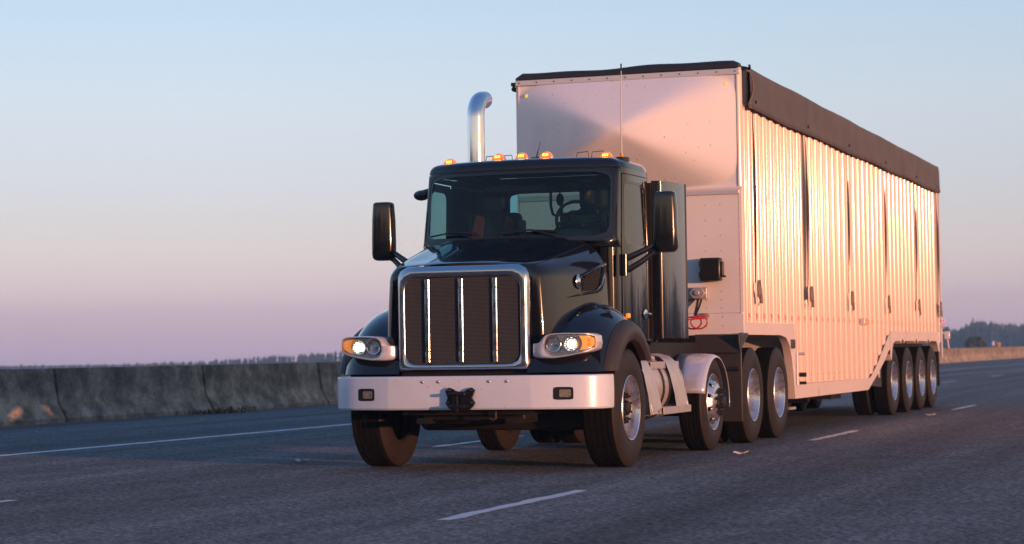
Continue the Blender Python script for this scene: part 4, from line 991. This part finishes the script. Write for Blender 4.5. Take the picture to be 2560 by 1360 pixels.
# front lower face panel, seam and rivets
g = G(); g.box(-1.296, 1.296, YF - .03, YF - .001, 1.44, 2.80); fl = part('front_panel', g, M['white'], trailer, bevel=.004)
g = G(); g.box(-1.296, 1.296, YF - .035, YF - .001, 1.20, 1.435); part('lower_front_panel', g, M['white'], trailer, bevel=.004)
g = G(); g.box(-1.29, 1.27, YF - .05, YF - .03, 2.74, 2.79); part('front_rail', g, M['silver'], trailer, bevel=.006)
g = G()
def riv(x, z, r=.006): g.ball((x, YF - .031, z), r, 6, sz=(1, .7, 1))
for z in np.arange(1.50, 2.72, .088): riv(1.265, z)
for z in list(np.arange(1.50, 1.72, .088)) + list(np.arange(2.12, 2.72, .17)): riv(.88, z); riv(1.05, z); riv(-.88, z); riv(-1.05, z); riv(0, z); riv(.17, z)
for z in np.arange(1.50, 2.72, .088): riv(-1.265, z)
g.m = 0
for x in np.arange(.6, 1.28, .085): riv(x, 1.40, .007)
for x in (.88, 1.06): riv(x, 1.30, .010); riv(x, 1.40, .011)
for x in np.arange(-1.28, .6, .085): riv(x, 1.40, .007)
o = part('rivet', g, M['steelgrey'], fl, smooth=40); o['kind'] = 'stuff'
# nose: shallow bulging pyramid
def nose_y(x, z):
    a = min(1, abs(x + .02) / 1.285); b = min(1, abs(z - 3.46) / .635); k = 6
    d = (a ** k + b ** k) ** (1 / k); d = min(d, 1.0)
    f = 1 - d; tip = .17
    h = f - .0 if f < 1 - tip else f
    # round the tip
    q = .50 * (math.sqrt((1 - tip * .5) ** 2) - math.sqrt(d * d + tip * tip) + tip * .5) / (1 - .0) if True else 0
    return YF - max(0.0, .48 * (math.sqrt(1 + tip * tip) - math.sqrt(d * d + tip * tip)) / (math.sqrt(1 + tip * tip) - tip))
g = G(); nx, nz = 90, 60
g.grid([[(x, nose_y(x, z) - .02, z) for x in np.linspace(-1.296, 1.296, nx)] for z in np.linspace(2.825, 4.055, nz)]); nose = part('nose_cone', g, M['nose'], trailer, smooth=60)
g = G(); g.box(-1.298, 1.298, YF - .045, YF - .001, 4.055, 4.12); tr_ = part('top_rail', g, M['silver'], trailer, bevel=.006)
g = G(); g.box(-1.296, 1.296, YF - .04, YF - .001, 2.80, 2.825); part('nose_sill', g, M['white'], trailer)
g = G()
for x in np.linspace(-1.25, 1.25, 13): g.cyl((x, YF - .045, 4.088), (x, YF - .052, 4.088), .008, 6)
part('rail_bolt', g, M['dark'], tr_)['kind'] = 'stuff'
for x, z in ((-1.16, 3.935), (1.135, 3.95)):
    g = G(); yy = nose_y(x, z) - .02; g.ball((x, yy, z), .022, 10, sz=(1, .6, 1)); part('nose_marker_lamp', g, mat('nose_lamp', (.6, .4, .03), .2, emis=(1, .6, .05), es=.5), trailer)
# corner posts
for s in (1, -1):
    g = G(); P = [(s * (1.262 + .042 * math.cos(a)), YF + .012 - .045 * math.sin(a)) for a in np.linspace(0, math.pi / 2, 7)] + [(s * 1.25, YF + .05), (s * 1.304, YF + .05)]
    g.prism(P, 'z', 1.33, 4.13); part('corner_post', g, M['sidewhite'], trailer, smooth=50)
# side skin, ribs
def zbot(y):
    if y < 6.95: return 1.335
    if y < 7.25: return .62
    return interp(y, [(7.25, .62), (12.35, .60), (12.9, .74), (14.1, 1.20), (14.4, 1.27), (19.4, 1.27)])
ZT = 3.76
def rib_profile(w, d, n=10):  # half-round hat
    return [(w / 2 * -math.cos(math.pi * i / n), d * math.sin(math.pi * i / n) ** .8) for i in range(n + 1)]
pitch_r = .3815; n_r = 38
rm_cache = {}
def rib_mesh(h, w, d, s, name):
    k = (round(h, 2), w, s)
    if k not in rm_cache:
        g = G(); P = rib_profile(w, d)
        g.grid([[(s * q, p, z) for p, q in P] for z in (0, .015, h - .035, h - .012)]); g.grid([[(s * q, p, h - .012) for p, q in P], [(s * q * .6, p * .8, h) for p, q in P]]); g.fill([(s * q * .6, p * .8, h) for p, q in P]); g.fill([(s * q, p, 0) for p, q in P])
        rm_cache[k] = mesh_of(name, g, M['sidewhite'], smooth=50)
    return rm_cache[k]
for s in (1, -1):
    # skin panels, one per bay, each slightly bowed
    for i in range(n_r + 1):
        ya = YF + .13 + pitch_r * i - pitch_r; yb = ya + pitch_r
        ya = max(ya, YF + .05); yb = min(yb, YR - .02)
        if yb - ya < .05: continue
        zb = min(zbot(ya), zbot(yb)); zb = min(zbot(max(ya, 6.96)), zb) if False else max(zbot(ya), zbot(yb)) - .0
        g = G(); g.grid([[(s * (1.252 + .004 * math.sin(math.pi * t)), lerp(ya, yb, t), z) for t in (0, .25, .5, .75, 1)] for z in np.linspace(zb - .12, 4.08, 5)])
        o = part('side_panel', g, M['sidewhite'], trailer, smooth=60, fix=False)
    for i in range(n_r + 1):
        y = YF + .13 + pitch_r * i
        if y > YR - .1: break
        z0 = zbot(y); put('side_post', rib_mesh(round(ZT - z0, 2), .13, .037, s, 'side_post'), trailer, at=(s * 1.252, y, z0))
        y2 = y + pitch_r * .5
        if y2 < YR - .15: 
            z0 = zbot(y2); put('side_stiffener', rib_mesh(round(ZT - .03 - z0, 2), .06, .016, s, 'side_stiffener'), trailer, at=(s * 1.252, y2, z0 + .0))
    # reflective tape and bolts
    tm = None
    for i in range(n_r):
        y = YF + .13 + pitch_r * (i + .76)
        if tm is None:
            g = G(); g.box(-.001, .001, -.032, .032, -.028, .028); tm = mesh_of('reflective_tape', g, M['tape'], smooth=0)
        put('reflective_tape', tm, trailer, at=(s * 1.2585, y, 1.41))
    g = G()
    for i in range(n_r):
        y = YF + .13 + pitch_r * (i + .5); z = zbot(y)
        for zz in (z + .03, z + .10): g.ball((s * 1.270, y, zz), .008, 6)
    for z in np.arange(1.6, 3.7, .11): g.ball((s * 1.259, YF + .13 + .1, z), .005, 6)
    o = part('side_bolt', g, M['steelgrey'], trailer, smooth=0); o['kind'] = 'stuff'
    # bottom frame: rail, drop leg, belly rail, rear rail with wheel scallops
    X0, X1 = s * 1.20, s * 1.292
    def scallop(n=7):
        P = [(14.08, 1.02), (14.20, .86), (14.26, .86)]
        for cy in (14.57, 16.01, 17.37, 18.65):
            pass
        return P
    low = [(YF, 1.20), (6.2, 1.20), (6.55, 1.19), (6.75, 1.12), (6.88, 1.0), (6.96, .85), (7.02, .65), (7.06, .47), (7.10, .435), (12.15, .435)]
    up_ = [(12.3, .60), (7.3, .62), (7.22, .66), (7.16, 1.0), (7.1, 1.335), (YF, 1.335)]
    g = G(); polyL = low + up_
    # build as quads between matched outlines instead of one concave face
    A = [(YF, 1.20), (5.5, 1.20), (6.3, 1.20), (6.62, 1.17), (6.8, 1.08), (6.92, .92), (7.0, .72), (7.05, .52), (7.08, .435), (7.35, .435), (9, .435), (11, .435), (12.15, .435)]
    B = [(YF, 1.335), (5.5, 1.335), (6.5, 1.335), (7.08, 1.335), (7.14, 1.2), (7.16, 1.0), (7.18, .80), (7.20, .66), (7.24, .61), (7.4, .60), (9, .60), (11, .60), (12.25, .60)]
    g.grid([[(X1, *p) for p in A], [(X1, *p) for p in B]]); g.grid([[(X0, *p) for p in A], [(X1, *p) for p in A]]); g.grid([[(X1, *p) for p in B], [(X0, *p) for p in B]])
    rail = part('lower_rail', g, M['rail'], trailer, smooth=35)
    g = G(); A = [(12.15, .435), (12.4, .50), (13.0, .66), (13.6, .84), (14.02, 1.0), (14.16, .98)]; B = [(12.25, .60), (12.45, .64), (12.95, .80), (13.5, 1.02), (13.95, 1.20), (14.3, 1.285)]
    g.grid([[(X1, *p) for p in A], [(X1, *p) for p in B]]); g.grid([[(X0, *p) for p in A], [(X1, *p) for p in A]]); part('sloping_rail', g, M['rail'], trailer, smooth=35)
    g = G(); A = [(14.10, .93), (14.16, .84), (14.22, .86), (14.28, 1.0), (14.4, 1.10), (14.6, 1.13)]
    for cy in (15.29, 16.69, 18.01): A += [(cy - .22, 1.13), (cy - .17, 1.09), (cy - .08, 1.14), (cy, 1.165), (cy + .08, 1.14), (cy + .17, 1.09), (cy + .22, 1.13)]
    A += [(18.9, 1.13), (19.1, 1.05), (19.2, .95), (19.32, .95)]
    g.grid([[(s * 1.296, *p) for p in A], [(s * 1.296, p[0], 1.285) for p in A]]); g.grid([[(s * 1.296, *p) for p in A], [(s * 1.16, *p) for p in A]]); part('rear_rail', g, M['rail'], trailer, smooth=35)
    # rear corner post and tail tube
    g = G(); g.box(s * 1.22, s * 1.30, YR - .06, YR + .05, 1.1, 4.08); part('rear_post', g, M['rail'], trailer, bevel=.01)
    g = G(); g.cyl((s * 1.31, YR + .09, .85), (s * 1.31, YR + .09, 3.72), .022, 8); part('tail_tube', g, M['silver'], trailer)
    # tarp flap
    g = G(); rows = []; rnd = random.Random(8 + s)
    ph = [rnd.uniform(0, 6.28) for _ in range(6)]
    for z, xo in ((4.185, 1.18), (4.18, 1.26), (4.165, 1.315), (4.10, 1.326), (4.0, 1.33), (3.88, 1.332), (3.80, 1.334), (3.765, 1.34), (3.725, 1.345), (3.70, 1.33), (3.715, 1.31)):
        row = []
        for y in np.linspace(YF + .30, YR + .12, 150):
            amp = .006 * (1 - max(0, min(1, (z - 3.75) / .4)) * .5)
            w = amp * (math.sin(y * 2.3 + ph[0]) + .6 * math.sin(y * 5.1 + ph[1]) + .35 * math.sin(y * 11 + ph[2] + z * 3)); zz = z + (.008 * math.sin(y * 1.7 + ph[3]) if z < 3.8 else .004 * math.sin(y * 2 + ph[3]))
            row.append((s * (xo + w), y, zz))
        rows.append(row)
    g.grid(rows); flap = part('tarp_flap', g, M['vinyl'], trailer, smooth=60, fix=False)
    for y in (4.98, 7.92, 10.73, 13.77, 16.77, 19.2):
        g = G(); g.lathe([(.012, 0), (.022, 0), (.022, .008), (.012, .008)], 'x', (s * 1.345, y, 3.80), 10, s); part('grommet', g, M['dark'], flap)
    # straps with clips
    for y in (4.98, 7.92, 10.73, 13.77, 16.77, 19.22):
        g = G(); rows = []
        for k in range(17):
            f = k / 16; z = lerp(3.72, 1.78, f); bow = math.sin(math.pi * f) * .012 - .03; tw = .012 + .026 * math.sin(math.pi * min(1, f * 1.1)) ** 2 
            yy = y + .012 * math.sin(f * 3.0); a = .25 * math.sin(f * 2.6)
            rows.append([(s * (1.33 + bow - tw * math.sin(a)), yy - tw * math.cos(a), z), (s * (1.33 + bow + tw * math.sin(a)), yy + tw * math.cos(a), z)])
        g.grid(rows); st = part('tarp_strap', g, mat('strap', (.018, .018, .016), .7) if 'strapm' not in M else M['strapm'], trailer, smooth=60, fix=False)
        M['strapm'] = st.data.materials[0]
        sd = st.modifiers.new('t', 'SOLIDIFY'); sd.thickness = .004
        g = G(); g.prism([(y - .07, 1.62), (y - .075, 1.76), (y - .03, 1.81), (y + .03, 1.81), (y + .07, 1.75), (y + .13, 1.55), (y + .06, 1.55), (y + .03, 1.62), (y - .0, 1.66)], 'x', s * 1.335, s * 1.358)
        g.cyl((s * 1.35, y, 1.775), (s * 1.366, y, 1.775), .022, 10); g.tube([(s * 1.345, y - .05, 1.64), (s * 1.35, y - .02, 1.58), (s * 1.345, y - .05, 1.52)], .006, 6)
        part('strap_clip', g, M['steelgrey'], st, bevel=.004)
# vents near the front corner
for z0, z1 in ((3.15, 3.70), (2.55, 2.98)):
    g = G()
    g.box(1.2575, 1.2595, YF + .16, YF + .24, z0, z1); v_ = part('side_vent', g, M['orangevent'], trailer)
    g = G()
    for z in np.arange(z0 + .02, z1, .035): g.box(1.2595, 1.264, YF + .16, YF + .24, z, z + .012)
    o = part('vent_louvre', g, M['dark'], v_, smooth=0); o['kind'] = 'stuff'
# loose rope at the front corner
g = G(); g.tube([(1.30, YF + .05, 4.13), (1.36, YF + .2, 4.10), (1.37, YF + .30, 4.0), (1.36, YF + .34, 3.9), (1.36, YF + .28, 3.84), (1.35, YF + .2, 3.76)], .010, 7); part('rope', g, M['steelgrey'], trailer)
g = G(); g.lathe([(.018, 0), (.038, 0), (.038, .02), (.018, .02)], 'x', (1.345, YF + .20, 3.735), 12); part('rope_ring', g, M['steelgrey'], trailer)
# top tarp roll at the front
g = G(); rows = []; rnd = random.Random(2)
for i, x in enumerate(np.linspace(-1.29, 1.285, 40)):
    zt = .085 + .010 * math.sin(x * 3.1) + .006 * math.sin(x * 7) + .012 * (x + 1.3) / 2.6; e = min(1, (x + 1.30) / .05, (1.30 - x) / .03) ** .5 if abs(x) < 1.3 else .1
    rows.append([(x, YF - .03 + .07 - .095 * math.cos(a) , 4.12 + zt * max(.3, e) * math.sin(a) ** .7) for a in np.linspace(0.02, math.pi - .02, 12)])
g.grid(rows); g.fill(rows[0]); g.fill(rows[-1]); part('tarp_roll', g, M['vinylblk'], trailer, smooth=60)
g = G(); rows = [[(x, y, 4.175 + .03 * (1 - (x / 1.25) ** 2) + .008 * math.sin(y * 2.1)) for x in np.linspace(-1.25, 1.25, 12)] for y in np.linspace(YF + .1, YR + .1, 40)]; g.grid(rows); part('top_tarp', g, M['vinylblk'], trailer, smooth=60)
g = G(); g.box(-1.35, -1.30, YF - .04, YF + .03, 4.06, 4.10); g.cyl((-1.33, YF, 4.03), (-1.33, YF + .1, 4.03), .03, 8); part('tarp_latch', g, M['dark'], trailer)
g = G(); g.box(1.30, 1.40, YF + .02, YF + .08, 4.11, 4.13); g.box(1.385, 1.40, YF + .02, YF + .08, 4.11, 4.16); part('tarp_latch', g, M['dark'], trailer)
g = G(); g.box(1.255, 1.31, YF + .06, YF + .30, 3.74, 4.12); part('flap_shadow_panel', g, M['vinylblk'], trailer)  # dark panel standing in for the shadow at the tarp flap's front end
# front face fittings
yF = YF - .035
g = G(); g.box(.84, 1.07, yF - .13, yF, 1.79, 2.045); bx = part('document_box', g, M['plastic'], trailer, bevel=.018)
g = G(); g.box(1.07, 1.09, yF - .10, yF - .02, 1.83, 2.0); g.cyl((1.08, yF - .06, 1.84), (1.12, yF - .06, 1.84), .012, 8); part('latch', g, M['plastic'], bx, bevel=.004)
for z_ in (1.83, 1.95):
    g = G(); g.box(.828, .84, yF - .11, yF - .03, z_, z_ + .06); part('hinge', g, M['plastic'], bx, bevel=.004)
g = G(); g.box(.60, .90, yF - .07, yF, 1.60, 1.725); g.prism([(.70 + .09 * math.cos(R(60 * k)) + .10, 1.662 + .07 * math.sin(R(60 * k))) for k in range(6)], 'y', yF - .10, yF - .07); g.hexa((.80, yF - .10, 1.665), .032, -.02, 'y'); cn = part('gladhand_box', g, M['dullalu'], trailer, bevel=.006)
g = G(); g.tube([(.80, yF - .05, 1.60), (.79, yF - .08, 1.52), (.765, yF - .08, 1.42)], .014, 8); g.tube([(.84, yF - .05, 1.60), (.82, yF - .08, 1.52), (.775, yF - .08, 1.42)], .012, 8); part('black_hose', g, M['plastic'], cn)
g = G(); g.hexa((.895, yF, 1.415), .03, -.07, 'y'); part('gladhand', g, M['dullalu'], cn)
g = G(); pts = [(.89, yF - .07, 1.415), (.82, yF - .09, 1.41), (.76, yF - .09, 1.40)] + [(.70 + .075 * math.cos(a) + .012 * a, yF - .10 - .005 * a, 1.335 + .065 * math.sin(a)) for a in np.linspace(1.2, 13.5, 50)] + [(.5, yF - .3, 1.35)]
g.tube(pts, .009, 8); part('red_airline', g, M['red'], cn)
# marker lamps, reflectors, fittings on the side
for s in (1, -1):
    g = G(); g.box(s * 1.29, s * 1.312, 6.86, 7.06, 1.04, 1.15); part('rubber_reflector', g, M['darkgrey'], trailer, bevel=.012)
    g = G(); g.box(s * 1.255, s * 1.33, 11.75, 11.87, 1.35, 1.45); lm = part('side_lamp', g, M['silver'], trailer, bevel=.01)
    g = G(); g.box(s * 1.30, s * 1.345, 11.87, 11.95, 1.355, 1.445); part('lamp_lens', g, M['led'] if False else M['amber'], lm, bevel=.01)
    for zz, r_ in ((.975, .020), (.72, .028), (.62, .02)):
        g = G(); yy = 7.15 + (.15 if zz > .8 else .22); g.cyl((s * 1.29, yy, zz), (s * 1.37, yy, zz), r_, 10); part('fitting', g, M['silver'] if zz > .8 else M['dark'], trailer)
    g = G(); g.cyl((s * 1.31, 7.15, .60), (s * 1.31, 7.15, 1.0), .012, 6); part('fitting', g, M['silver'], trailer)
    # landing gear
    g = G(); g.box(s * 1.0, s * 1.12, 7.22, 7.34, .40, 1.0); g.cyl((s * 1.06, 7.28, .33), (s * 1.06, 7.28, .45), .05, 10); lg = part('landing_leg', g, M['white'], trailer, bevel=.01)
    g = G(); g.box(s * .92, s * 1.22, 7.1, 7.45, .30, .33); part('foot', g, M['dullalu'], lg)
    # box ahead of the rear wheels
    g = G(); g.prism([(12.6, .50), (13.95, .44), (13.95, .98), (13.6, .80)], 'x', s * 1.05, s * 1.18); part('wheel_guard', g, M['darkgrey'], trailer)
    g = G(); g.box(s * 1.18, s * 1.20, 13.62, 13.72, .58, .84); part('guard_lamp', g, M['dullalu'], trailer, bevel=.01)
    # mud flap, tail bits
    g = G(); g.box(s * .75, s * 1.28, 19.32, 19.335, .35, 1.05); part('mud_flap', g, M['plastic'], trailer)
    for yy in (14.57, 16.01, 17.37, 18.65):
        wheel(trailer, s * 1.275, yy, .52, 'dish', s, .27)
        wheel(trailer, s * .96, yy, .52, 'dish', s, .27, inner=True)
g = G(); g.box(1.28, 1.40, YR + .06, YR + .14, 1.37, 1.41); g.box(1.36, 1.45, YR + .10, YR + .2, 1.16, 1.30); g.tube([(1.28, YR + .1, 1.30), (1.4, YR + .12, 1.24), (1.42, YR + .16, 1.0)], .02, 8); tl = part('tail_latch', g, M['silver'], trailer, bevel=.01)
g = G(); g.box(1.345, 1.375, YR + .02, YR + .05, 1.47, 1.50); part('tail_lamp', g, M['redlamp'], tl)
g = G(); g.box(-1.0, 1.0, 14.0, 19.3, .85, 1.2); part('bogie_frame', g, M['dark'], trailer)
g = G(); g.box(-1.0, 1.0, YF + .1, 7.0, 1.20, 1.26); g.box(-1.15, -.9, 7.3, 12.6, .3, .5); g.cyl((-.3, 11.3, .42), (.6, 11.3, .42), .14, 12); g.box(.0, .7, 12.4, 13.2, .30, .5); part('underframe', g, M['dark'], trailer)
for yy in (14.57, 16.01, 17.37, 18.65):
    g = G(); g.cyl((-1.0, yy, .52), (1.0, yy, .52), .08, 10); part('axle', g, M['dark'], trailer)
